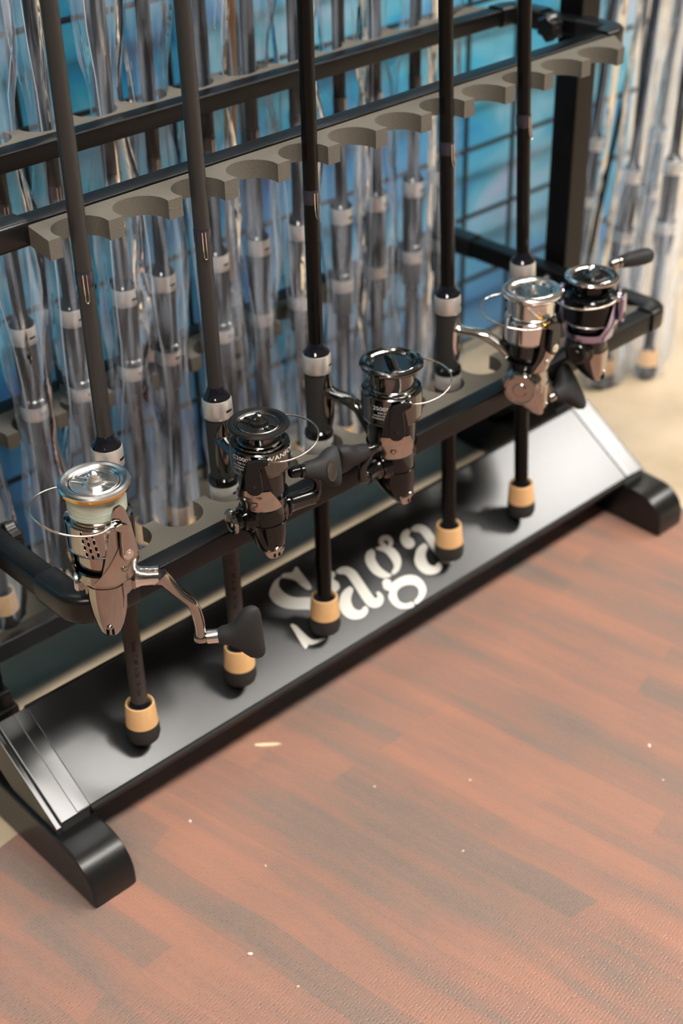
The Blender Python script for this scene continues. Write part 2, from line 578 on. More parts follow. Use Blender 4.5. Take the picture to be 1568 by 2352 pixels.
for x0, x1 in ((0.327, 0.352), (0.971, 0.996)):
    xm = (x0 + x1) / 2
    rp('post', MB().box(x0, x1, YC - .0125, YC + .0125, 0.03, 0.74), 'metal', bevel=0.0022)
    rp('post_cap', MB().box(x0 - .001, x1 + .001, YC - .0135, YC + .0135, 0.74, 0.752), 'plastic', bevel=0.002)
    rp('collar', MB().box(xm - .0155, xm + .0155, YC - .0165, YC + .0165, 0.05, 0.100), 'plastic', bevel=0.002)
    rp('collar', MB().box(xm - .0178, xm + .0178, YC - .0195, YC + .0195, 0.03, 0.0862), 'plastic', bevel=0.002)
    # foot: a long low bar with rounded ends
    half = YC - 0.6145
    prof = [(-half, 0.0022), (-half, 0.010)]
    for k in range(9):
        a = PI - k * PI / 2 / 8
        prof.append((-half + 0.027 + 0.027 * math.cos(a), 0.013 + 0.026 * math.sin(a)))
    prof += [(-half + .06, 0.0408), (-half + .10, 0.0422)]
    prof = prof + [(-y, z) for y, z in reversed(prof)]
    fm = MB()
    R = []
    for y, z in prof:
        R.append((y, z))
    M = Matrix(((0, 0, 1, xm), (1, 0, 0, YC), (0, 1, 0, 0), (0, 0, 0, 1)))
    fm.prism(R, M, -0.0178, 0.0178)
    rp('foot', fm, 'plastic', bevel=0.0022, angle=30)

# slanted boards with end brackets (front: towards the camera; rear mirrored)
BN = (0.8328, 0.5535)


def board_M(front=True):
    """board coordinates (x along, s up the slope, n out of the face) -> world"""
    y0, z0 = 0.657, 0.0505
    if front:
        return Matrix(((1, 0, 0, 0), (0, BN[0], -BN[1], y0), (0, BN[1], BN[0], z0), (0, 0, 0, 1)))
    return Matrix(((1, 0, 0, 0), (0, -BN[0], BN[1], 2 * YC - y0), (0, BN[1], BN[0], z0), (0, 0, 0, 1)))


for front in (True, False):
    BM = board_M(front)
    bo = MB().box(0.3535, 0.9650, 0.0, 0.0838, -0.008, 0, BM)
    board = rp('shelf_board', bo, 'board', bevel=0.0006)
    rp('front_lip', MB().box(0.3535, 0.9650, -0.0030, -0.0002, -0.015, -0.0008, BM), 'boardedge')
    rp('back_lip', MB().box(0.3535, 0.9650, 0.084, 0.0862, -0.012, -0.0006, BM), 'boardedge')
    for xo, xi, s in ((0.3290, 0.3530, 1), (0.9890, 0.9655, -1)):
        br = MB()
        br.prism([(-0.006, -0.013), (-0.001, 0.0), (0.0845, 0.0), (0.0845, -0.026), (0.035, -0.030), (0.004, -0.022)],
                 BM @ Matrix(((0, 0, 1, 0), (1, 0, 0, 0), (0, 1, 0, 0), (0, 0, 0, 1))), min(xo, xi), max(xo, xi))
        rp('end_bracket', br, 'bracket', bevel=0.0009)
        # raised outer cheek and a stepped inner tongue
        ch = MB().prism([(-0.0075, -0.020), (-0.0028, -0.0032), (0.0848, -0.0032), (0.0848, -0.034), (0.030, -0.036)],
                        BM @ Matrix(((0, 0, 1, 0), (1, 0, 0, 0), (0, 1, 0, 0), (0, 0, 0, 1))),
                        min(xo - s * 0.0045, xo), max(xo - s * 0.0045, xo))
        rp('bracket_cheek', ch, 'bracket', bevel=0.0007)
        tg = MB().box(min(xi, xi - s * .0105), max(xi, xi - s * .0105), 0.0, 0.084, -0.002, 0.0009, BM)
        rp('bracket_tongue', tg, 'bracket', bevel=0.0004)
    if front:
        A2 = [(0.6366, 0.0593), (0.6427, 0.06), (0.6487, 0.0575), (0.6521, 0.0518), (0.6523, 0.0438), (0.6516, 0.0248), (0.6533, 0.0228), (0.6558, 0.0238), (0.6562, 0.0266), (0.6592, 0.0259), (0.6593, 0.0202), (0.6542, 0.0157), (0.6475, 0.0157), (0.6426, 0.0195), (0.6415, 0.0255), (0.6419, 0.0342), (0.6428, 0.0452), (0.6422, 0.0527), (0.6372, 0.0563)]
        A3 = [(0.6389, 0.0424), (0.6396, 0.0384), (0.6322, 0.0328), (0.6294, 0.0253), (0.633, 0.0207), (0.6392, 0.0219), (0.6401, 0.0181), (0.6347, 0.0147), (0.6271, 0.0151), (0.6204, 0.0189), (0.6176, 0.0252), (0.619, 0.0327), (0.6264, 0.0395), (0.6329, 0.042)]
        A1 = [(0.7215, 0.0607), (0.7225, 0.0573), (0.7181, 0.0545), (0.7195, 0.0502), (0.7178, 0.0458), (0.7127, 0.0443), (0.7084, 0.0468), (0.7075, 0.0521), (0.7098, 0.0568), (0.7155, 0.0603)]
        sh = lambda P, d: [(x + d, y) for x, y in P]
        letters = [
            ('S', [[(0.5897, 0.0778), (0.5827, 0.0768), (0.5751, 0.0725), (0.5715, 0.0686), (0.5713, 0.0617), (0.5754, 0.0545), (0.5833, 0.0485), (0.5930, 0.0430), (0.600, 0.0375), (0.6025, 0.032), (0.6035, 0.026), (0.6085, 0.0235), (0.6125, 0.030), (0.6115, 0.0395), (0.6064, 0.0477), (0.5999, 0.0517), (0.5892, 0.0574), (0.5843, 0.0641), (0.5834, 0.0711), (0.5861, 0.075), (0.5895, 0.0767)],
                   [(0.5898, 0.0771), (0.5936, 0.0788), (0.5996, 0.0768), (0.6025, 0.0765), (0.6066, 0.0785), (0.6085, 0.0776), (0.6083, 0.074), (0.6085, 0.0582), (0.6042, 0.0572), (0.601, 0.063), (0.5994, 0.0691), (0.5944, 0.0741)],
                   [(0.5713, 0.0391), (0.5731, 0.0395), (0.5754, 0.0363), (0.5769, 0.0285), (0.5801, 0.0198), (0.590, 0.0165), (0.589, 0.0150), (0.5774, 0.0165), (0.5746, 0.0183), (0.5709, 0.0168), (0.5694, 0.0188)]]),
            ('a', [sh(A1, -0.0878), A2, A3]),
            ('g', [[(0.6883, 0.0609), (0.6902, 0.0643), (0.6943, 0.066), (0.6991, 0.0651), (0.7021, 0.062), (0.7014, 0.0574), (0.6978, 0.0545), (0.6941, 0.0557), (0.6972, 0.0582), (0.6965, 0.0614), (0.6934, 0.0614), (0.6931, 0.0594), (0.694, 0.058), (0.6916, 0.0572), (0.6892, 0.0589)],
                   [(0.6789, 0.0607), (0.6796, 0.0573), (0.6754, 0.0514), (0.6748, 0.0431), (0.6773, 0.0362), (0.6793, 0.0334), (0.6768, 0.0323), (0.6703, 0.0344), (0.6655, 0.0418), (0.6652, 0.0505), (0.6678, 0.0565), (0.6733, 0.0605)],
                   [(0.6821, 0.0595), (0.6891, 0.0588), (0.6964, 0.0542), (0.6984, 0.047), (0.6962, 0.0394), (0.6888, 0.0334), (0.6813, 0.0324), (0.6811, 0.0349), (0.6868, 0.0381), (0.6886, 0.0446), (0.6879, 0.0524), (0.6844, 0.0564)],
                   [(0.6674, 0.0317), (0.6717, 0.0328), (0.6753, 0.0296), (0.6742, 0.0272), (0.6839, 0.0275), (0.6934, 0.0256), (0.7001, 0.0203), (0.7013, 0.0126), (0.6983, 0.0062), (0.6916, 0.0024), (0.6824, 0.001), (0.6818, 0.004), (0.6883, 0.006), (0.6928, 0.0103), (0.6919, 0.0155), (0.6852, 0.0192), (0.6774, 0.0197), (0.6721, 0.017), (0.6697, 0.0106), (0.6739, 0.0057), (0.6797, 0.0045), (0.679, 0.0006), (0.673, 0.0014), (0.6654, 0.0054), (0.6624, 0.0125), (0.6639, 0.0189), (0.6678, 0.0217), (0.665, 0.0263)]]),
            ('a', [A1, sh(A2, 0.0878), sh(A3, 0.0878)])]
        for ch, polys in letters:
            lm = MB()
            for P in polys:
                lm.prism([tuple(q)[:2] for q in spline([(x, y, 0) for x, y in P] + [(P[0][0], P[0][1], 0)], 3)[:-1]], BM, 0.0001, 0.0004)
            lo = rp('letter', lm, 'offwhite', parent=board)

# rails, foam strips, arms, corner brackets, clamp knobs
PITCH, N0, RN = 0.04373, 0.4184, 0.0172


def foam_outline(x0, x1, yb, yt):
    """yb: edge against the rail, yt: tooth tips; notches cut into the tip side"""
    sgn = 1 if yt > yb else -1
    pts = [(x0, yb)]
    cy = yt - sgn * 0.0048
    a0 = math.acos(0.0048 / RN) if RN > 0.0048 else 0
    for k in range(12):
        cx = N0 + PITCH * k
        if cx + RN > x1:
            continue
        if k == 0:
            pts.append((cx - RN * math.sin(a0) - 0.0085, yt))
        pts.append((cx - RN * math.sin(a0), yt))
        for j in range(1, 16):
            a = a0 + (2 * PI - 2 * a0) * j / 16
            pts.append((cx - RN * math.sin(a), cy + sgn * RN * math.cos(a)))
        pts.append((cx + RN * math.sin(a0), yt))
    pts.append((pts[-1][0] + 0.0085, yt))
    pts.append((x1, yb))
    return pts


def corner_path(xa, y_from, xr, y_rail, z, r=0.012):
    """arm at x=xa running to the rail line y_rail, turning towards xr"""
    sy = 1 if y_rail > y_from else -1
    sx = 1 if xr > xa else -1
    P = [(xa, y_from, z)]
    for k in range(7):
        a = PI / 2 * k / 6
        P.append((xa + sx * r * (1 - math.cos(a)), y_rail - sy * r + sy * r * math.sin(a), z))
    P.append((xr, y_rail, z))
    return P


def mir(y, rear):
    return 2 * YC - y if rear else y


for rear in (False, True):
    # upper rail: foam teeth point outwards
    zt = 0.4583
    yf, yb = mir(0.7014, rear), mir(0.7164, rear)
    rp('upper_rail', MB().sweep([(0.372, (yf + yb) / 2, zt - .0065), (0.955, (yf + yb) / 2, zt - .0065)], 0.015, 0.013, 0.0012), 'metal')
    fo = foam_outline(0.3975, 0.9480, mir(0.7008, rear), mir(0.6722, rear))
    rp('foam_strip', MB().prism(fo, Matrix.Identity(4), zt - .0140, zt - .0016), 'foam', angle=40)
    # lower rail: foam teeth point inwards
    zl = 0.2372
    yf, yb = mir(0.6312, rear), mir(0.6468, rear)
    rp('lower_rail', MB().sweep([(0.385, (yf + yb) / 2, zl - .0085), (0.955, (yf + yb) / 2, zl - .0085)], 0.0156, 0.017, 0.0014), 'metal')
    fo = [(x + .003, y) for x, y in foam_outline(0.3945, 0.9450, mir(0.6472, rear), mir(0.6800, rear))]
    rp('foam_strip', MB().prism(fo, Matrix.Identity(4), zl - .0135, zl - .0012), 'foam', angle=40)
    for xa, xr, xl in ((0.3605, 0.3980, 0.3605), (0.9625, 0.9405, 0.9575)):
        y = (mir(0.7014, rear) + mir(0.7164, rear)) / 2
        s = 1 if rear else -1
        rp('corner_bracket', MB().sweep(corner_path(xa, y - s * 0.036, xr, y, zt - .0065, 0.010), 0.0185, 0.0165, 0.003), 'plastic')
        y = (mir(0.6312, rear) + mir(0.6468, rear)) / 2
        rp('corner_bracket', MB().sweep(corner_path(xl, y - s * 0.040, xr, y, zl - .0085, 0.014 if xl < .6 else .009), 0.0195, 0.0205, 0.0045), 'plastic')
for xa, sx in ((0.3605, 1), (0.9625, -1)):
    rp('upper_arm', MB().sweep([(xa, 0.722, 0.4518), (xa, mir(0.722, 1), 0.4518)], 0.0155, 0.013, 0.0012), 'metal')
    xl = xa if sx > 0 else 0.9575
    rp('lower_arm', MB().sweep([(xl, 0.660, 0.2287), (xl, mir(0.660, 1), 0.2287)], 0.0160, 0.017, 0.0014), 'metal')
    for z, ky in ((0.4518, YC), (0.2215, YC - .012)):
        k = MB()
        prof = [(0.0001, 0.016), (0.008, 0.0155), (0.0105, 0.013), (0.0108, 0.006), (0.009, 0.0045), (0.005, 0.004), (0.005, 0.0), (0.0001, 0)]
        seg = 36
        Mx = Matrix.Translation((xa + sx * 0.0078, ky, z)) @ Matrix.Rotation(sx * PI / 2, 4, 'Y')
        R = []
        for r, zz in prof:
            ring = []
            for j in range(seg):
                a = 2 * PI * j / seg
                q = r * (1 + (0.13 * math.cos(6 * a) if 0.004 < zz < 0.0157 and r > 0.007 else 0))
                ring.append(Mx @ Vector((q * math.cos(a), q * math.sin(a), zz)))
            R.append(ring)
        k.rings(R)
        rp('clamp_knob', k, 'plastic')

# ---------------------------------------------------------------- fishing rods
def axis_frame(p0, p1):
    """frame whose z runs from p0 (butt bottom) towards p1, origin p0"""
    p0, p1 = Vector(p0), Vector(p1)
    z = (p1 - p0).normalized()
    x = (Vector((1, 0, 0)) - z * z.x).normalized()
    y = z.cross(x)
    M = Matrix((x, y, z)).transposed().to_4x4()
    M.translation = p0
    return M


def ridged(z0, z1, r0, r1, n):
    out = []
    for k in range(n):
        t0, t1 = k / n, (k + 1) / n
        ra = r0 + (r1 - r0) * t0
        za, zb = z0 + (z1 - z0) * t0, z0 + (z1 - z0) * t1
        d = zb - za
        out += [(ra - .0009, za), (ra, za + .25 * d), (ra, za + .75 * d), (ra - .0009, zb)]
    return out


def make_rod(p0, p1, style, label, length=1.75, group=None, guide_az=None, guide_z=None, seat_az=None, seg=28, seat='slim', dz=0.0):
    """p0 butt bottom centre, p1 a point higher on the axis; heights below are along the axis from p0"""
    M = axis_frame(p0, p1)
    t = thing('fishing_rod', label, 'fishing rod', (0, 0, 0), 0, group)
    t.matrix_world = M
    blank = 'blank_matte' if style == 'matte' else ('amber' if style == 'amber' else 'blank_gloss')
    d = dz
    obj('butt_cap', MB().lathe([(0, 0), (.0086, 0), (.0112, .0016), (.0124, .0060), (.0119, .0150), (.0108, .0152), (0, .0152)], seg), 'rubber', t)
    obj('cork_ring', MB().lathe([(0, .0150), (.0119, .0150), (.0117, .0170), (.0106, .0315), (.0103, .0325), (.0093, .0327), (.0080, .0300), (0, .0300)], seg), 'cork', t)
    obj('epoxy_collar', MB().lathe([(0, .0285), (.0092, .0285), (.0088, .0312), (.0072, .0330), (.0062, .0350), (0, .0350)], seg), 'epoxy', t)
    obj('handle_shaft', MB().lathe([(0, .030), (.0060, .030), (.0061, .10), (.0064, .155 + d), (0, .155 + d)], seg), 'shaft' if style == 'matte' else 'blank_gloss', t)
    low = .1400 + d
    rg = [(0, low), (.0064, low), (.0078, low + .0015)] + ridged(low + .002, low + .012, .0088, .0100, 4) + [(.0102, low + .0125), (.0107, low + .016), (.0108, low + .0245), (0, low + .0245)]
    obj('fore_grip', MB().lathe(rg, seg), 'grip', t)
    z1 = .1640 + d
    lr = obj('locking_ring', MB().lathe([(0, z1), (.0100, z1), (.0104, z1 + .0012), (.0104, z1 + .0118), (.0098, z1 + .0128), (0, z1 + .0128)], seg), 'satin', t)
    obj('thread_collar', MB().lathe([(0, z1 + .0125), (.0103, z1 + .0125), (.0107, z1 + .0145), (.0103, z1 + .0172), (.0090, z1 + .0185), (0, z1 + .0185)], seg), 'gloss', t)
    z2 = .2285 + d
    rs = .0086
    obj('reel_seat', MB().lathe([(0, z1 + .018), (rs, z1 + .018), (rs + .0003, z1 + .03), (rs + .0006, z2), (0, z2)], seg), 'grip', t)
    hr = obj('hood_ring', MB().lathe([(0, z2), (.0099, z2), (.0104, z2 + .0008), (.0102, z2 + .0125), (.0097, z2 + .0138), (.0093, z2 + .0140), (0, z2 + .0140)], seg), 'satin', t)
    obj('winding_check', MB().lathe([(0, z2 + .0135), (.0095, z2 + .0135), (.0096, z2 + .0148), (.0088, z2 + .0160), (.0072, z2 + .0178), (.0058, z2 + .0212), (.0054, z2 + .0225), (0, z2 + .0225)], seg), 'epoxy', t)
    # slot windows in the two rings, towards the camera
    saz = seat_az if seat_az is not None else math.radians(-75)
    for zz, rr, ho in ((z1 + .0068, .0104, lr), (z2 + .0062, .0103, hr)):
        sm = MB(); hl, hh, nn = .0031, .00085, 12
        vs, fs = [], []
        for j in range(nn + 1):
            x = -hl + 2 * hl * j / nn
            e = max(0.0, abs(x) - (hl - hh))
            h = math.sqrt(max(0, hh * hh - e * e)) + 1e-5
            a = saz + x / rr
            vs += [((rr + .0001) * math.cos(a), (rr + .0001) * math.sin(a), zz - h), ((rr + .0001) * math.cos(a), (rr + .0001) * math.sin(a), zz + h)]
        fs = [(2 * j, 2 * j + 2, 2 * j + 3, 2 * j + 1) for j in range(nn)]
        sm.add(vs, fs)
        obj('ring_slot', sm, 'void', ho, recalc=False)
    obj('blank', MB().lathe([(0, z2 + .018), (.0053, z2 + .018), (.0052, .45), (.0038, 1.0), (.0022, length), (0, length)], seg), blank, t)
    if guide_az is not None:
        gz = guide_z
        tw = obj('thread_wrap', MB().lathe([(0, gz - .0085), (.0053, gz - .0085), (.0056, gz - .0075), (.0056, gz + .0005), (.0053, gz + .0015), (0, gz + .0015)], seg), 'wrap', t)
        ca, sa = math.cos(guide_az), math.sin(guide_az)
        pr = []
        for u, w, v in [(-.0011, .0058, 0), (-.0011, .0060, -.010), (-.0011, .0068, -.0145), (-.0008, .0072, -.0165), (0, .0074, -.0174), (.0008, .0072, -.0165), (.0011, .0068, -.0145), (.0011, .0060, -.010), (.0011, .0058, 0)]:
            pr.append((ca * w - sa * u, sa * w + ca * u, gz + v))
        obj('hook_keeper', MB().tube(spline(pr, 3), .00040, 6), 'wire', tw)
    return t


FR = [  # x bottom, x at z=.458, style, look, camera-facing azimuth, seat slot azimuth
    (0.4125, 0.4187, 'matte', 'matte charcoal fishing rod with print on its lower shaft, leftmost in the front row', 240, -60),
    (0.5040, 0.5078, 'matte', 'matte charcoal fishing rod behind the broad rubber handle knob, second from left in front', 243, -78),
    (0.5915, 0.6005, 'gloss', 'satin black fishing rod standing on the white lettering, third from left in front', 262, -60),
    (0.7351, 0.7306, 'gloss', 'satin black fishing rod whose silver reel foot bridges right, fourth from left in front', 272, -50),
    (0.8282, 0.8140, 'gloss', 'satin black fishing rod by the bright right end of the board, rightmost in front', 275, -45)]
rods = []
for i, (xb, xt, st, lab, gaz, saz) in enumerate(FR):
    p0 = (xb, 0.6706, 0.0675); p1 = (xt, 0.6800, 0.458)
    r = make_rod(p0, p1, st, lab, group='rods in the front row', guide_az=math.radians(gaz), guide_z=0.3605, seat_az=math.radians(saz), seg=36)
    rods.append(r)
ctext = "'Crisis'  7'  MF  6-12#  1/8-1/2oz"
text_cyl('lettering', ctext, 0.0046, 0.00622, math.radians(233), 0.0915, 'ink', rods[0], vertical=True, wide=0.80, bold=0.00004)
text_cyl('lettering', ctext, 0.0046, 0.00622, math.radians(228), 0.1190, 'ink', rods[1], vertical=True, wide=0.80, bold=0.00004)

# rear row, each rod in its own clear sleeve: ratio x/y at the hood and (if seen) at the top
REAR = [(0.4905, None), (0.5461, 0.5490), (0.5970, 0.5990), (0.6491, 0.6606), (0.7031, 0.7043), (0.7609, 0.7626),
        (0.8098, 0.8151), (0.8615, 0.8694), (0.9210, 0.9246), (0.9721, 0.9718), (1.0225, 1.0290), (1.0690, 1.0730)]
ORD = ['first', 'second', 'third', 'fourth', 'fifth', 'sixth', 'seventh', 'eighth', 'ninth', 'tenth', 'eleventh', 'twelfth']


def make_sleeve(name, M, label, seed, length=0.95, w0=0.017, d0=0.0115, z0=0.004, group=None, pinch=()):
    rnd = random.Random(seed)
    t = MB(); R = []
    n, nz = 40, 84
    ph = [rnd.uniform(0, 6.28) for _ in range(8)]
    for i in range(nz):
        z = z0 + (length - z0) * i / (nz - 1)
        wz = w0 * (1 + 0.08 * math.sin(z * 9 + ph[0]) + 0.05 * math.sin(z * 31 + ph[1]))
        dz = d0 * (1 + 0.16 * math.sin(z * 17 + ph[2]))
        tw = 0.5 * math.sin(z * 6 + ph[3])
        k = 1.0
        for pz, pk in pinch:
            k = min(k, pk + (1 - pk) * ss(0.012, 0.06, abs(z - pz)))
        k *= 0.80 + 0.20 * ss(0.0, 0.02, z - z0)
        ring = []
        for j in range(n):
            a = 2 * PI * j / n
            q = noise.noise(Vector((math.cos(a) * 2.2 + seed * 3.1, math.sin(a) * 2.2, z * 16)))
            q2 = noise.noise(Vector((math.cos(a) * 5 + seed, math.sin(a) * 5, z * 34 + 5)))
            ca, sa = math.cos(a), math.sin(a)
            e = 0.75
            x = abs(ca) ** e * (1 if ca > 0 else -1); y = abs(sa) ** e * (1 if sa > 0 else -1)
            f = k * (1 + 0.20 * q + 0.11 * q2)
            x, y = x * wz * f, y * dz * f
            x, y = x * math.cos(tw) - y * math.sin(tw), x * math.sin(tw) + y * math.cos(tw)
            rr = math.hypot(x, y)
            rmin = 0.0115 if z < 0.26 else 0.0085
            if z > 0.033 and z < 0.135: rmin = 0.009
            if rr < rmin:
                x, y = x * rmin / rr, y * rmin / rr
            ring.append(Vector((x, y, z)))
        R.append(ring)
    t.rings(R, caps=False)
    o = obj(name, t, 'sleeve', None, angle=60)
    for js in (2, 22):
        obj('seam', MB().tube([r[js] for r in R[::3]], 0.00045, 5), 'seam', o)
    o.matrix_world = M
    return tag(o, label, 'plastic sleeve', group)


for i, (rh, rt) in enumerate(REAR):
    xb = rh * 0.858 if i != 3 else 0.5568
    xt = (rt if rt else rh) * 0.8490
    if i == 0:
        xb = 0.4828 * 0.858
    if i == 4:
        xb = 0.6015 / .87 * .858
    xh = rh * 0.852
    p0 = (xb, 0.8584, 0.0675); p1 = (xt, 0.8490, 0.520)
    sfx = ', ' + ORD[i] + ' from left'
    make_rod(p0, p1, 'matte' if i in (0, 3, 6) else 'gloss',
             'bagged black rod in the rear row of the rack' + sfx, group='rods in the rear row', seat_az=math.radians(-80), seg=20, dz=0.007,
             guide_az=math.radians(255 + 4 * i), guide_z=0.340 + 0.002 * (i % 3))
    M = axis_frame(p0, p1)
    make_sleeve('plastic_sleeve', M, 'clear crinkled plastic sleeve over the rear row rod' + sfx, 11 + i, w0=0.0205 + 0.003 * (i % 2), d0=0.0135,
                group='clear sleeves on the rear row', pinch=((0.388, 0.74), (0.165, 0.78)))

# amber rod standing between the rear row and the poster
tg = make_rod((0.7070, 0.930, 0.0), (0.728, 0.915, 0.4787), 'amber', 'amber brown fishing rod standing behind the bagged rear row', seg=18, dz=0.0)

# ---------------------------------------------------------------- wire grid panel and poster behind the rack
GY = 0.998
gp = thing('wire_grid_panel', 'black wire grid panel standing behind the rod rack', 'wire grid', (0.65, GY, 0))
zs = [0.0208 + 0.0762 * k for k in range(13)]
xs = [1.110 - 0.0762 * k for k in range(-4, 16)]
for z in zs:
    obj('horizontal_wire', MB().tube([(xs[-1] - .65 - .003, 0, z), (xs[0] - .65 + .003, 0, z)], 0.0026, 8), 'gridwire', gp)
for x in xs:
    obj('vertical_wire', MB().tube([(x - .65, 0.0052, 0.0), (x - .65, 0.0052, zs[-1] + .003)], 0.0026, 8), 'gridwire', gp)
po = obj('blue_poster', MB().box(-0.72, 0.79, 0, 0.004, 0.0, 0.95), 'poster')
po.location = (0.65, 1.030, 0)
tag(po, 'blue and teal water print poster board standing behind the wire grid', 'poster')

# ---------------------------------------------------------------- spinning reels (millimetres inside, frame: +X to the rod, +Z up the spool)
MM = 0.001


def mmo(name, mb, mat, parent, angle=35, bevel=0.0):
    mb.v = [(x * MM, y * MM, z * MM) for x, y, z in mb.v]
    return obj(name, mb, mat, parent, angle, bevel * MM)


def cyl_frame(p, d):
    d = Vector(d).normalized()
    u = Vector((0, 0, 1)) if abs(d.z) < .9 else Vector((1, 0, 0))
    x = u.cross(d).normalized(); y = d.cross(x)
    M = Matrix((x, y, d)).transposed().to_4x4(); M.translation = Vector(p)
    return M


def make_reel(p):
    az = math.radians(p['az'])
    t = thing('spinning_reel', p['label'], 'fishing reel', p['loc'], az, group='spinning reels on the front rods')
    Rl, tl, Rb, zb, Rs, zs_, zr, zt, Ra, D = (p[k] for k in ('Rl', 'tl', 'Rb', 'zb', 'Rs', 'zs', 'zr', 'zt', 'Ra', 'D'))
    loc = lambda a: math.radians(a) - az      # world azimuth -> local
    A1, A2_ = loc(p['arm']), loc(p['arm'] + 180)
    bs = p['bow']
    # spool
    sp = MB().lathe([(0, zb - 8), (Rb - 2, zb - 8), (Rb - 2, -5), (Rl * .66, -5.2), (Rl * .69, -2.0), (Rl * .76, -0.9), (Rl * .78, -1.4), (Rl * .80, -0.5),
                     (Rl * .90, 0), (Rl * .97, -.5), (Rl, -1.4), (Rl, -tl), (Rl * .965, -tl - .9), (Rb + .4, -tl - 2.6), (Rb, -tl - 3.4), (Rb, zb + 1.4), (Rb + .8, zb + .6),
                     (Rs - 3.2, zb + .2), (Rs - 3.0, zb - .7), (Rs - .8, zb - 1.0), (Rs, zb - 1.9), (Rs, zs_ + 1.2), (Rs - .5, zs_ + .4), (Rs - .6, zs_), (Rs - 2, zs_), (Rs - 2, zb - 8), (0, zb - 8)], 72)
    mmo('spool', sp, p['m_spool'], t, angle=28)
    if p.get('m_lip'):
        mmo('spool_lip', MB().lathe([(Rl * .69, -2.1), (Rl * .76, -.75), (Rl * .78, -1.1), (Rl * .81, -.25), (Rl * .90, .25), (Rl * .98, -.3), (Rl + .3, -1.3), (Rl + .3, -tl + .6), (Rl * .98, -tl), (Rl * .9, -tl)], 72), p['m_lip'], t, angle=28)
    if p.get('gold'):
        mmo('gold_rim', MB().lathe([(Rl * .9, -tl + .4), (Rl + .35, -tl + .5), (Rl + .1, -tl - 1.0), (Rl * .955, -tl - 1.9), (Rl * .9, -tl - 1.8)], 72), 'gold', t)
    if p.get('line'):
        mmo('fishing_line', MB().lathe([(Rb - 1, -tl - 2.0), (Rb + 1.0, -tl - 2.2), (Rb + 1.1, -tl - 8), (Rb + .9, zb + 2.2), (Rb, zb + 1.0), (Rb - 1, zb + 1.0)], 72), 'line', t)
    elif p.get('grooves'):
        gr = [(Rb - 1, -tl - 3.6)]
        zz = -tl - 3.8
        while zz > zb + 1.8:
            gr += [(Rb + .35, zz), (Rb + .35, zz - .45), (Rb + .02, zz - .6), (Rb + .02, zz - .85)]; zz -= 1.0
        gr += [(Rb - 1, zb + 1.6)]
        mmo('spool_arbor', MB().lathe(gr, 72), p['m_spool'], t, angle=25)
    # drag knob
    kr = Rl * .66
    kp = {'cone': [(0, 6.4), (1.2, 6.2), (1.9, 5.4), (2.7, 4.8), (2.9, 3.7), (4.0, 3.1), (4.3, 1.8), (5.8, .9), (6.5, -1.4), (7.4, -2.1), (7.6, -5.6), (kr * .76, -6.2), (kr * .90, -4.4), (kr * .97, -2.0), (kr, -2.0), (kr + .3, -3.2), (kr + .3, -7), (0, -7)],
          'dish': [(0, -1.0), (2.4, -1.1), (2.8, -3.2), (5.4, -3.6), (5.6, -3.2), (7.6, -3.4), (7.8, -3.0), (kr * .86, -2.8), (kr * .9, -1.9), (kr, -1.6), (kr + .4, -2.6), (kr + .4, -6), (0, -6)],
          'nub': [(0, 4.2), (1.5, 4.0), (2.1, 3.0), (2.2, .8), (3.4, .3), (3.6, -2.8), (kr * .75, -3.4), (kr * .9, -1.8), (kr, -1.2), (kr + .4, -2.2), (kr + .4, -6), (0, -6)],
          'flat': [(0, 2.0), (kr * .35, 1.9), (kr * .5, 1.2), (kr * .62, -1.0), (kr * .8, -1.4), (kr * .9, 0.2), (kr, 0), (kr + .4, -1.5), (kr + .4, -6), (0, -6)]}[p['knob']]
    dk = mmo('drag_knob', MB().lathe(kp, 56), p['m_knob'], t, angle=25)
    if p.get('trim'):
        mmo('trim_ring', MB().lathe([(kr - .6, -2.4), (kr - .5, -1.5), (kr, -1.1), (kr + .55, -1.5), (kr + .6, -2.4)], 56), p['trim'], dk)
    fa = loc(p['fin'])
    ca, sa = math.cos(fa), math.sin(fa)
    F = Matrix(((ca, -sa, 0, 0), (sa, ca, 0, 0), (0, 0, 1, 0), (0, 0, 0, 1)))
    if p['knob'] in ('cone', 'nub'):
        fb = MB()
        for s in (-1, 1):
            for w in (-1, 1):
                fb.box(min(s * 5, s * kr * .97), max(s * 5, s * kr * .97), w * 2.6 - .75, w * 2.6 + .75, -5.0, -1.2, F)
            fb.box(min(s * 5, s * kr * .97), max(s * 5, s * kr * .97), -2.6, 2.6, -5.0, -2.6, F)
        mmo('knob_rib', fb, p['m_knob'], dk, bevel=.35)
    elif p['knob'] == 'dish':
        M2 = F @ Matrix(((1, 0, 0, 0), (0, 0, -1, 0), (0, 1, 0, 0), (0, 0, 0, 1)))
        fb = MB().prism([(-kr * .95, -3.0), (kr * .95, -3.0), (kr * .78, -1.6), (2.6, 3.6), (-2.6, 3.6), (-kr * .78, -1.6)], M2, -1.5, 1.5)
        mmo('knob_rib', fb, p['m_knob'], dk, bevel=.5)
        fb = MB().prism([(2.6, -2.8), (kr * .9, -3.0), (kr * .9, -1.6)], M2, -3.6, 3.6)
        mmo('knob_plate', fb, 'copper', dk, bevel=.3)
    else:
        fb = MB().box(-kr * .8, kr * .8, -2.6, 2.6, -2, 2.6, F)
        mmo('knob_rib', fb, p['m_knob'], dk, bevel=.6)
    # rotor: cup with two raised arms
    nphi, nt_ = 96, 12
    zv = zr + p.get('valley', 8)
    za = p['armtop']
    ro = MB(); Ro, Ri = [], []

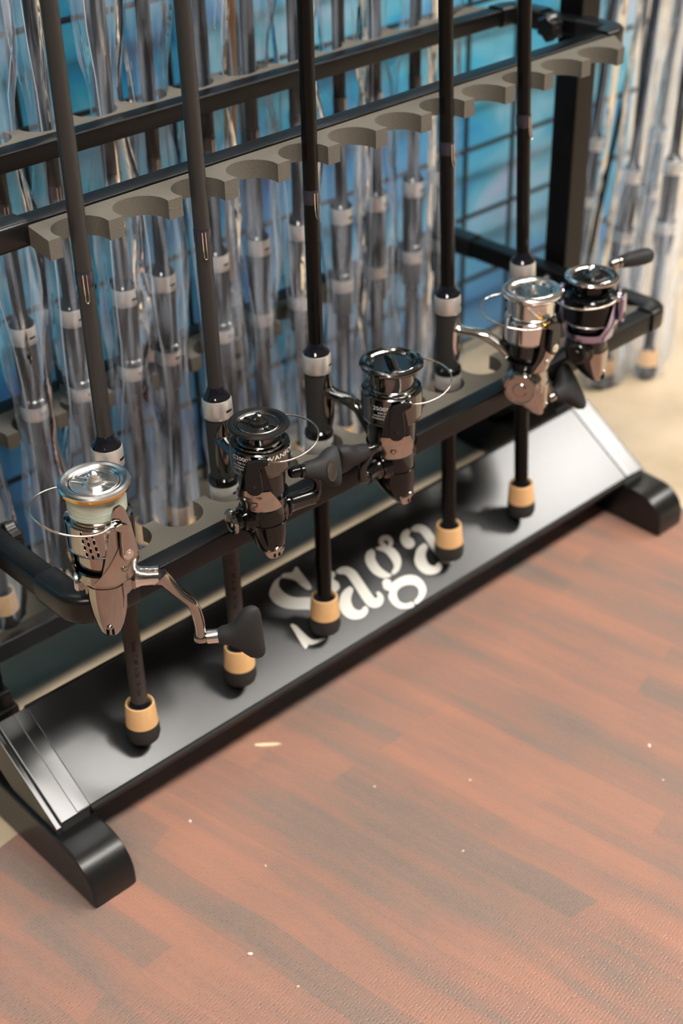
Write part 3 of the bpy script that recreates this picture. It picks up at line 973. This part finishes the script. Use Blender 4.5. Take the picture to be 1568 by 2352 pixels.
    def ztop(a):
        h = 0
        for A, zz in ((A1, za), (A2_, za - p.get('arm2drop', 4))):
            dd = abs((a - A + PI) % (2 * PI) - PI)
            h = max(h, (zz - zv) * (1 - ss(math.radians(p.get('aw0', 9)), math.radians(p.get('aw1', 52)), dd)))
        return zv + h

    def rad(z):
        u = (z - zr) / 18.0
        return Ra * (p.get('taper', .74) + (1 - p.get('taper', .74)) * ss(0, 1, u))
    for i in range(nt_ + 1):
        ring = []
        for j in range(nphi):
            a = 2 * PI * j / nphi
            z = zr + (ztop(a) - zr) * (i / nt_)
            ring.append(Vector((rad(z) * math.cos(a), rad(z) * math.sin(a), z)))
        Ro.append(ring)
    for i in range(nt_ + 1):
        ring = []
        for j in range(nphi):
            a = 2 * PI * j / nphi
            z0 = ztop(a)
            z = z0 + (zr + 3.5 - z0) * (i / nt_)
            r = rad(z) - 1.9
            ring.append(Vector((r * math.cos(a), r * math.sin(a), z)))
        Ri.append(ring)
    ro.rings(Ro + Ri)
    mmo('rotor', ro, p['m_rotor'], t, angle=40)
    mmo('rotor_core', MB().lathe([(0, zr + 1), (Rs * .62, zr + 2), (Rs - 4.5, zr + 6), (Rs - 4.0, zs_ + 3), (0, zs_ + 3)], 48), p.get('m_core', 'dark'), t)
    mmo('rotor_ring', MB().lathe([(Rs * .7, zs_ - .2), (Rs - .9, zs_ - .2), (Rs - .5, zs_ - .8), (Rs - .9, zs_ - 1.5), (Rs * .7, zs_ - 1.5)], 60), p.get('m_ring', 'copper'), t)
    # arm cover plate
    pl = MB(); G = []
    zc0, zc1 = zr + 1.0, p.get('cover_top', zs_ - 2)
    wb, wt = math.radians(p.get('cw0', 40)), math.radians(p.get('cw1', 15))
    for i in range(9):
        u = i / 8
        z = zc0 + (zc1 - zc0) * u
        w = wb + (wt - wb) * u ** .8
        G.append([Vector(((rad(z) + .7) * math.cos(A1 + w * (2 * j / 14 - 1)), (rad(z) + .7) * math.sin(A1 + w * (2 * j / 14 - 1)), z)) for j in range(15)])
    G2 = [[Vector((q.x * .955, q.y * .955, q.z)) for q in r] for r in G]
    loops = [a + list(reversed(b)) for a, b in zip(G, G2)]
    pl.rings(loops)
    ac = mmo('arm_cover', pl, p['m_cover'], t, angle=40)

    def on_arm(A, u, z, r):
        """point at tangential offset u, height z and radius r in the plane of an arm"""
        c, s = math.cos(A), math.sin(A)
        return Vector((c * r - s * u, s * r + c * u, z))

    def tangent_M(A, r):
        c, s = math.cos(A), math.sin(A)
        return Matrix(((-s, 0, c, c * r), (c, 0, s, s * r), (0, 1, 0, 0), (0, 0, 0, 1)))
    zsr = zc0 + (zc1 - zc0) * .42
    mmo('screw', MB().lathe([(0, .9), (1.3, .8), (1.5, .2), (2.0, .6), (2.3, 0), (2.3, -1.5), (0, -1.5)], 20, cyl_frame(on_arm(A1, p.get('su', -1.5), zsr, rad(zsr) + .9), (math.cos(A1), math.sin(A1), -.1))), p.get('m_screw', 'smoke'), ac)
    # bail arm lever: teardrop from the pivot up to the line roller
    zpv = p['pivot']; rl = Ra + 1.0
    k = bs
    sl = p.get('slim', 1.0)
    poly = []
    for j in range(13):
        a = PI + PI * j / 12
        poly.append((k * (5.6 * math.cos(a)) * 1.0, zpv + 5.6 * math.sin(a)))
    top = p['lever_top']
    poly += [(k * 5.2, zpv + (top - zpv) * .45), (k * 4.2, top - 4.5), (k * 10.0, top - 1.2), (k * 10.5, top + 1.4), (k * 4, top + 1.8), (-k * 3.0, top), (-k * 4.2, top - 4), (-k * 5.2, zpv + (top - zpv) * .4)]
    poly = [(x * sl, z) for x, z in poly]
    M2 = tangent_M(A1, rl)
    ba = mmo('bail_arm', MB().prism(poly, M2, 0, 3.6), p['m_lever'], t, bevel=.9, angle=40)
    mmo('pivot_screw', MB().lathe([(0, 4.4), (1.6, 4.4), (1.8, 3.9), (3.2, 3.9), (3.4, 3.4), (3.4, 2), (0, 2)], 24, cyl_frame(on_arm(A1, 0, zpv, rl), (math.cos(A1), math.sin(A1), 0))), p.get('m_pivot', 'satinblack'), ba)
    mmo('line_roller', MB().lathe([(0, 3.6), (2.2, 3.6), (2.6, 2.8), (1.9, 1.6), (1.9, -1.6), (2.6, -2.8), (2.2, -3.6), (0, -3.6)], 24, cyl_frame(on_arm(A1, k * 6.5, top - .6, rl - 1.0), on_arm(A1, 1, 0, 0))), p.get('m_roller', 'silver'), ba)
    # bail wire
    P = []
    zw1, zwm, zw2 = top + .3, p['wire_mid'], p['wire_end']
    for i in range(33):
        u = i / 32
        ph = A1 + bs * math.radians(p.get('ws', 22) + (178 - p.get('ws', 22)) * u)
        r = Ra + 2.2 + (p['bowr'] - Ra - 2.2) * math.sin(PI * u) ** .85
        z = zw1 + (zwm - zw1) * ss(0, .55, u) + (zw2 - zwm) * ss(.5, 1, u)
        P.append((r * math.cos(ph), r * math.sin(ph), z))
    mmo('bail_wire', MB().tube(P, p.get('wr', .62), 8), p['m_wire'], t, angle=60)
    mmo('wire_mount', MB().lathe([(0, 3), (4.0, 2.6), (5, 1), (5, -1), (0, -1)], 24, cyl_frame(on_arm(A2_, 0, zw2 - 1.5, Ra - .5), (math.cos(A2_), math.sin(A2_), 0))), p['m_lever'], t)
    # body: tapering gear housing
    L = zr - zt
    secs = [(zr + 2, 0, 13.0, 12.0), (zr - .10 * L, .5, 15.5, 12.6), (zr - .30 * L, 1.0, 17.0, 12.8), (zr - .48 * L, 0, 16.2, 12.0), (zr - .65 * L, -2.5, 13.4, 10.6),
            (zr - .80 * L, -5.5, 9.8, 8.8), (zr - .92 * L, -8.2, 6.4, 6.6), (zr - .985 * L, -9.6, 3.8, 4.4), (zt, -9.9, 1.8, 2.2)]
    sc = p.get('bodys', 1.0)
    bd = MB(); RR = []
    for z, xc, hx, hy in secs:
        RR.append([Vector((sc * (xc + hx * abs(math.cos(2 * PI * j / 40)) ** .8 * math.copysign(1, math.cos(2 * PI * j / 40))),
                           sc * hy * abs(math.sin(2 * PI * j / 40)) ** .8 * math.copysign(1, math.sin(2 * PI * j / 40)), z)) for j in range(40)])
    bd.rings(RR)
    mmo('gear_housing', bd, p['m_body'], t, angle=50)
    # rear cover on the side away from the rod, with its slots and screw
    rc = MB(); RR = []
    for z, xc, hx, hy in secs[p.get('rc0', 1):-1]:
        loop = []
        for e in (.85, -.55):
            seq = range(15) if e > 0 else range(14, -1, -1)
            for j in seq:
                a = PI + math.radians(64) * (j / 7 - 1)
                c, s_ = math.cos(a), math.sin(a)
                loop.append(Vector((sc * (xc + (hx + e) * abs(c) ** .8 * math.copysign(1, c)), sc * (hy + e * .6) * abs(s_) ** .8 * math.copysign(1, s_), z)))
        RR.append(loop)
    rc.rings(RR)
    rcv = mmo('rear_cover', rc, p['m_tail'], t, angle=40)
    if p.get('tip'):
        tp = MB(); RR = []
        for z, xc, hx, hy in secs[5:]:
            loop = []
            for e in (1.5, -.3):
                seq = range(13) if e > 0 else range(12, -1, -1)
                for j in seq:
                    a = PI + math.radians(52) * (j / 6 - 1)
                    c, s_ = math.cos(a), math.sin(a)
                    loop.append(Vector((sc * (xc + (hx + e) * abs(c) ** .8 * math.copysign(1, c)), sc * (hy + e * .6) * abs(s_) ** .8 * math.copysign(1, s_), z - .4)))
            RR.append(loop)
        tp.rings(RR)
        mmo('tail_tip', tp, 'copper', t, angle=40)
    zsl = zr - .885 * L
    xsl = -sc * (7.4 + 7.4) - .9
    for w in (-1.7, 1.7):
        mmo('vent_slot', MB().box(xsl - .7, xsl + 3, w - .75, w + .75, zsl - 2.2, zsl + 2.0, None), 'void', rcv)
    zq = zr - .80 * L
    mmo('screw', MB().lathe([(0, .8), (1.2, .7), (1.4, .2), (1.9, .5), (2.2, 0), (2.2, -2), (0, -2)], 20, cyl_frame((-sc * 15.3 - .9, 0, zq), (-1, 0, -.35))), 'smoke', rcv)
    # stem and foot
    zf = p.get('zf', -42)
    st = spline([(2, 0, zr - .12 * L), (11, 0, zr + 3), (20, 0, zr + 12), (28, 0, zf - 5), (37, 0, zf - 1), (D - 14, 0, zf), (D - 8, 0, zf + 1)], 5)
    nn = len(st)
    mmo('stem', MB().tube(st, [((4.0 if 0.2 < i / nn < .9 else 4.8), (5.0 + 1.8 * abs(i / nn - .5))) for i in range(nn)], 16, up=(0, 0, 1)), p['m_stem'], t, angle=60)
    ft = MB(); RR = []
    for i in range(15):
        u = i / 14
        z = zf - 33 + 48 * u
        w = 4.6 * (1 - abs(2 * u - 1) ** 3) + 1.4
        h = 2.6 * (1 - abs(2 * u - 1) ** 2) + .8
        RR.append([Vector((D - 9.3 - h * (1 - (c / 6 - 1) ** 2), w * (c / 6 - 1), z)) for c in range(13)] + [Vector((D - 6, w * (c / 6 - 1), z)) for c in range(12, -1, -1)])
    ft.rings(RR)
    mmo('foot_plate', ft, p['m_stem'], t, angle=50)
    # handle side s (+1 = +Y), cap on the other side
    s = p['side']
    zh = zr - p.get('hz', 9)
    capr = p.get('capr', 8.5)
    mmo('side_boss', MB().lathe([(0, 0), (capr + 3.5, 0), (capr + 3, 2.5), (capr + .6, 4.2), (capr, 6), (0, 6)], 40, cyl_frame((1, -s * 10.5, zh), (0, -s, 0))), p['m_boss'], t)
    mmo('side_cap', MB().lathe([(0, 0), (capr, 0), (capr + .6, .8), (capr + .6, 2.4), (capr - .2, 3.2), (capr - 1.6, 3.4), (capr - 2.0, 2.7), (capr * .45, 2.7), (capr * .38, 3.6), (0, 3.7)], 40,
                               cyl_frame((1, -s * (16.5 + p.get('capx', 0)), zh), (0, -s, 0))), p['m_cap'], t, angle=25)
    if p.get('capx'):
        mmo('cap_neck', MB().lathe([(0, 0), (6.2, 0), (6.2, p['capx'] + 6), (0, p['capx'] + 6)], 32, cyl_frame((1, -s * 12, zh), (0, -s, 0))), p['m_boss'], t)
    hl = p['hlen']
    mmo('handle_boss', MB().lathe([(0, 0), (11.5, 0), (10.5, 2.5), (8.2, 4.4), (7.9, 5.2), (8.3, 5.6), (8.3, 7), (0, 7)], 40, cyl_frame((1, s * 10.5, zh), (0, s, 0))), p['m_boss'], t)
    mmo('handle_shaft', MB().lathe([(0, 0), (7.4, 0), (7.6, 1.0), (7.1, 1.6), (6.3, 4), (5.9, hl - 5), (6.2, hl - 3), (6.2, hl), (0, hl)], 36, cyl_frame((1, s * 17, zh), (0, s, 0))), p['m_shaft'], t)
    y0 = 17 + hl
    cp = [Vector((1 + q[0], s * (y0 + q[1]), zh + q[2])) for q in p['crank']]
    sp_ = spline(cp, 6)
    n_ = len(sp_)
    cr = p.get('crankr', (6.0, 3.2))
    mmo('crank_arm', MB().tube(sp_, [cr[0] + (cr[1] - cr[0]) * ss(0, .45, i / n_) for i in range(n_)], 16), p['m_crank'], t, angle=60)
    e_ = cp[-1]
    ka = Vector(p['kaxis']).normalized(); ka = Vector((ka.x, s * ka.y, ka.z))
    kf = cyl_frame(e_, ka)
    mmo('crank_joint', MB().lathe([(0, -4.6), (2.6, -4.4), (3.7, -3.2), (4.0, -1), (4.0, 2), (3.5, 3.2), (0, 3.4)], 28, kf), p['m_crank'], t)
    mmo('knob_ferrule', MB().lathe([(0, 3), (3.4, 3), (4.6, 3.8), (4.7, p['fer']), (4.2, p['fer'] + 1), (0, p['fer'] + 1)], 28, kf), p.get('m_fer', 'silver'), t)
    kb = MB(); RR = []
    kl = Vector(p['klong']).normalized(); kl = Vector((kl.x, s * kl.y, kl.z))
    kl = (kl - ka * kl.dot(ka)).normalized(); kw = ka.cross(kl)
    for d_, a_, b_ in p['ksec']:
        c0 = e_ + ka * (p['fer'] + d_)
        RR.append([c0 + kl * (a_ * math.copysign(abs(math.cos(2 * PI * j / 28)) ** .85, math.cos(2 * PI * j / 28))) + kw * (b_ * math.copysign(abs(math.sin(2 * PI * j / 28)) ** .85, math.sin(2 * PI * j / 28))) for j in range(28)])
    kb.rings(RR)
    hk = mmo('handle_knob', kb, 'eva', t, angle=60)
    if p.get('kbadge'):
        nrm = kw if kw.x < 0 else -kw
        kt = e_ + ka * (p['fer'] + 17) + nrm * 7.0 + kl * -2.0
        mb = MB()
        mb.lathe([(0, .5), (.66, .5), (.80, .7), (1.0, .5), (1.0, -.4), (0, -.4)], 32, cyl_frame((0, 0, 0), (0, 0, 1)))
        mb.v = [tuple(kt + kl * (x * 7.0) + ka * (y * 3.4) + nrm * z) for x, y, z in mb.v]
        mmo('knob_badge', mb, 'copper', hk)
    # print on the skirt
    for tx in p.get('text', []):
        text_cyl('lettering', tx[0], tx[1] * MM, (Rs + .12) * MM, loc(tx[2]), tx[3] * MM, tx[4], t, vertical=tx[5], wide=tx[6])
    if p.get('ports'):
        for a_, zz, w, h in p['ports']:
            a = loc(a_)
            pm = MB(); vs = []
            for j in range(14):
                b = 2 * PI * j / 14
                vx = w / 2 * math.cos(b); vz = h / 2 * math.sin(b) + (h / 3 if math.sin(b) > 0 else -h / 3) * .4
                vs.append(((Rs + .1) * math.cos(a + vx / Rs), (Rs + .1) * math.sin(a + vx / Rs), zz + vz))
            pm.add(vs, [tuple(range(14))])
            pm.v = [(x * MM, y * MM, z * MM) for x, y, z in pm.v]
            sk = obj('skirt_port', pm, 'void', t, recalc=False)
            rim = MB().tube([Vector(v) * 1.0 for v in vs] + [Vector(vs[0])], .28, 5)
            mmo('port_rim', rim, 'silver', sk)
    return t


TKNOB = [(0, 4.6, 4.6), (2.5, 6.0, 5.6), (7, 6.8, 6.2), (11, 9.5, 6.8), (15, 15, 7.2), (19, 19.5, 7.0), (23, 21.0, 6.2), (26, 20.5, 5.0), (28, 18.5, 3.4), (28.8, 15, 2.0)]
TSMALL = [(0, 4.8, 4.8), (3, 6.0, 5.8), (8, 6.6, 6.2), (12, 8.0, 6.6), (16, 11.5, 7.0), (20, 13.5, 7.0), (23.5, 13.8, 6.4), (25, 13.0, 5.4)]
BARREL = [(0, 3.6, 3.6), (1.5, 5.0, 5.0), (6, 5.6, 5.6), (14, 6.2, 6.2), (22, 6.4, 6.4), (27, 5.8, 5.8), (29, 4.2, 4.2)]
ports = []
for r_ in range(4):
    for c_ in range(3):
        ports.append((205 + 9.5 * c_ + 2.0 * r_, -26.5 - 4.6 * r_ - (1.6 if c_ == 1 else 0), 2.2, 3.0))
REELS = [
    dict(label='silver spinning reel filled with pale green line, gold-rimmed spool, on the leftmost front rod', loc=(0.3744, 0.6273, 0.325), az=50, D=65,
         Rl=21.6, tl=3.0, Rb=17.0, zb=-22.0, Rs=20.8, zs=-43, zr=-66, zt=-107, Ra=23.0, arm=271, bow=-1, armtop=-9, slim=.66, pivot=-41, lever_top=-20, cover_top=-36,
         m_spool='smoke', m_lip='silver', gold=True, line=True, trim='silver', knob='cone', m_knob='silver', fin=300, m_rotor='smoke', m_core='smoke', m_ring='silver', m_cover='copper', m_lever='smoke', m_pivot='silver',
         wire_mid=-11, wire_end=-15, bowr=41, m_wire='wire', m_body='smoke', m_tail='smoke', rc0=1, m_stem='smoke', side=-1, hz=7, m_boss='smoke', m_cap='silver', capr=7.5, hlen=15, m_shaft='chrome', taper=.80,
         crank=[(0, 0, 0), (0, 3, -3), (-1, 10, -12), (-2, 19, -22), (-2, 22, -36), (-2, 22.5, -49)], m_crank='smoke', crankr=(6.6, 3.6), kaxis=(0, 1, .06), fer=11, klong=(0, .12, 1), ksec=TKNOB, arm2drop=6, cw0=62, cw1=8, aw0=4, aw1=46,
         text=[('C3000XG', 4.2, 243, -25.5, 'white', True, 1.0)], ports=ports),
    dict(label='small black spinning reel with white printed skirt and copper-lit arm plate, second from left', loc=(0.4905, 0.6134, 0.3227), az=77, D=65,
         Rl=19.7, tl=2.2, Rb=13.6, zb=-12.8, Rs=19.6, zs=-30, zr=-60, zt=-97, Ra=20.6, arm=219, bow=1, armtop=-17, pivot=-35, lever_top=-16, cover_top=-40,
         m_spool='blackchrome', m_lip='satinblack', trim='copper', knob='cone', m_knob='dark', fin=285, m_rotor='gloss', m_core='dark', m_ring='copper', m_cover='copper', m_lever='satinblack',
         wire_mid=-10, wire_end=-10, bowr=38, m_wire='wire', m_body='gloss', m_tail='gloss', tip=True, rc0=2, m_stem='blackchrome', side=-1, hz=9, m_boss='gloss', m_cap='smoke', capr=8.2, capx=5, hlen=20, m_shaft='dark',
         crank=[(0, 0, 0), (0, 4, 4), (-1, 2, 14), (-2, -13, 24)], m_crank='gloss', crankr=(5.2, 2.6), kaxis=(-.10, 1, -.12), fer=6, klong=(.45, 0, 1), ksec=TSMALL, kbadge=True, m_fer='dark', taper=.72, aw0=10, aw1=44, cw0=66, cw1=26,
         text=[('C2000S', 4.0, 170, -19.2, 'white', False, 1.2), ('LINE CAP', 1.9, 182, -21.8, 'white', False, 1.0), ('NYLON-MONO 6-100', 1.6, 172, -24.0, 'white', False, 1.0), ('POWERPRO 15-145', 1.6, 174, -26.2, 'white', False, 1.0),
               ('VANFORD', 4.8, 247, -19.0, 'white', False, 1.25)]),
    dict(label='large black spinning reel with dished spool top and tall centre fin, third from left', loc=(0.608, 0.612, 0.323), az=99, D=65,
         Rl=21.9, tl=2.6, Rb=15.8, zb=-18.5, Rs=21.3, zs=-40, zr=-70, zt=-110, Ra=22.0, arm=233, bow=1, armtop=-24, pivot=-43, lever_top=-22, cover_top=-48,
         m_spool='blackchrome', m_lip='blackchrome', knob='dish', m_knob='blackchrome', fin=246, m_rotor='gloss', m_core='dark', m_ring='copper', m_cover='copper', m_lever='satinblack',
         wire_mid=-15, wire_end=-14, bowr=42, m_wire='wire', m_body='gloss', m_tail='gloss', tip=True, rc0=2, m_stem='blackchrome', side=1, hz=8, m_boss='gloss', m_cap='dark', capr=8.2, hlen=13, m_shaft='dark',
         crank=[(0, 0, 0), (-1, 4, 2), (-2, 4, 12), (-4, -4, 22)], m_crank='dark', crankr=(5.4, 3.0), kaxis=(.35, 1, .0), fer=5, klong=(-.5, 0, 1), ksec=TSMALL, m_fer='dark', taper=.70, aw0=10, aw1=40, cw0=58, cw1=26,
         text=[('2500S', 4.2, 189, -28.0, 'white', False, 1.15), ('LINE CAP', 1.9, 199, -30.6, 'white', False, 1.0), ('NYLON-MONO 8', 1.7, 190, -32.8, 'white', False, 1.0), ('POWERPRO 10-150', 1.7, 187, -35.0, 'white', False, 1.0)]),
    dict(label='bright silver spinning reel with empty ribbed spool, fourth from left', loc=(0.7614, 0.6181, 0.3239), az=117, D=66,
         Rl=22.3, tl=3.0, Rb=17.4, zb=-20, Rs=19.4, zs=-39, zr=-64, zt=-104, Ra=21.5, arm=268, bow=-1, armtop=-17, pivot=-40, lever_top=-20, cover_top=-38,
         m_spool='chrome', m_lip='silver', grooves=True, knob='nub', m_knob='chrome', fin=250, m_rotor='dark', m_core='dark', m_ring='smoke', m_cover='copper', m_lever='dark', m_pivot='silver', m_screw='silver',
         wire_mid=-13, wire_end=-12, bowr=41, m_wire='chrome', wr=.85, m_body='smoke', m_tail='copper', rc0=2, m_stem='chrome', side=-1, hz=12, m_boss='smoke', m_cap='smoke', capr=12.5, hlen=14, m_shaft='chrome', m_roller='gold',
         crank=[(0, 0, 0), (-4, 2, -8), (-10, 3, -20), (-15, 3, -31)], m_crank='smoke', kaxis=(-.5, 1, .0), fer=2, klong=(-.6, 0, -.7), ksec=TKNOB, taper=.72, aw0=10, aw1=38, cw0=34, cw1=10, zf=-42),
    dict(label='dark violet-tinted spinning reel with upturned crank handle, rightmost of the five', loc=(0.8340, 0.6183, 0.3115), az=105, D=60,
         Rl=21.0, tl=2.6, Rb=13.6, zb=-14, Rs=20.8, zs=-36, zr=-50, zt=-89, Ra=23.0, arm=294, bow=-1, armtop=-8, pivot=-30, lever_top=-12, cover_top=-28,
         m_spool='gloss', m_lip='chrome', knob='flat', m_knob='dark', fin=200, m_rotor='violet', m_core='gloss', m_ring='silver', m_cover='violet', m_lever='violet',
         wire_mid=-15, wire_end=-14, bowr=34, m_wire='wire', wr=.8, m_body='dark', m_tail='copper', rc0=2, m_stem='dark', side=-1, hz=11, m_boss='dark', m_cap='dark', capr=8.5, hlen=24, m_shaft='dark',
         crank=[(0, 0, 0), (0, 5, 5), (0, 6, 25), (0, 7, 52)], m_crank='smoke', crankr=(5.0, 3.2), kaxis=(-.75, 1, .05), fer=5, klong=(0, 0, 1), ksec=BARREL, m_fer='smoke', valley=6, taper=.82,
         text=[('EXTREME 2500', 2.2, 205, -19.5, 'white', False, 1.2), ('20', 3.4, 262, -18.5, 'white', False, 1.2)])]
for p in REELS:
    make_reel(p)

# ---------------------------------------------------------------- loose bagged rods to the right, leaning
RB = [((1.2196, 0.8199, 0.0), (1.259, 0.839, 0.247), 'bagged black rod leaning at the far right edge, cork butt on the tan floor', 31),
      ((1.1700, 0.8420, 0.0), (1.206, 0.853, 0.247), 'bagged black rod leaning just right of the rack, hidden butt behind the reel', 32),
      ((1.2950, 0.9050, 0.0), (1.327, 0.909, 0.247), 'bagged black rod leaning at the right, behind the one at the edge', 33),
      ((1.2250, 0.9420, 0.0), (1.257, 0.944, 0.247), 'bagged black rod leaning right of the poster, farthest back of the loose rods', 34)]
for p0, p1, lab, sd in RB:
    make_rod(p0, p1, 'gloss', lab, seg=20, group='loose rods right of the rack')
    make_sleeve('plastic_sleeve', axis_frame(p0, p1), 'clear plastic sleeve over the ' + lab.replace('bagged ', '').split(',')[0], sd, w0=0.026, d0=0.016, length=0.9, group='sleeves right of the rack')
th = MB().tube([(1.178, 0.900, 0.0), (1.2038, 0.90, 0.1215), (1.2647, 0.90, 0.3932), (1.40, 0.90, 0.98)], 0.0028, 8)
tag(obj('rod_tip', th, 'blank_gloss'), 'thin dark rod tip section leaning right of the rack post', 'fishing rod')

# ---------------------------------------------------------------- litter on the mat
ch = MB().prism([(-.0105, -.0012), (-.004, -.0021), (.006, -.0014), (.011, .0004), (.007, .0016), (-.003, .0018), (-.010, .0010)], Matrix.Identity(4), 0, 0.0012)
co = tag(obj('wood_chip', ch, 'chip'), 'pale sliver of wood lying on the red mat near the rack', 'wood chip')
co.location = (0.5152, 0.6575, 0.0013); co.rotation_euler = (0, 0, math.radians(-42))
first = None
for x, y in [(0.4207, 0.6356), (0.4325, 0.5637), (0.5434, 0.475), (0.3744, 0.5117), (0.5433, 0.566), (0.7271, 0.4479), (0.7042, 0.418), (0.60, 0.52), (0.38, 0.47)]:
    if first is None:
        cm = MB().lathe([(0, 0), (.0009, .0002), (.0011, .0007), (.0006, .0012), (0, .0013)], 7)
        first = o = obj('crumb', cm, 'speck')
    else:
        o = first.copy(); COL.objects.link(o)
    tag(o, 'tiny pale crumb lying on the red mat', 'crumb', 'pale crumbs on the mat')
    o.location = (x, y, 0.0013); o.rotation_euler = (0, 0, x * 40); s = 0.6 + (x * 37 % 1) * .7
    o.scale = (s * 1.5, s, s)
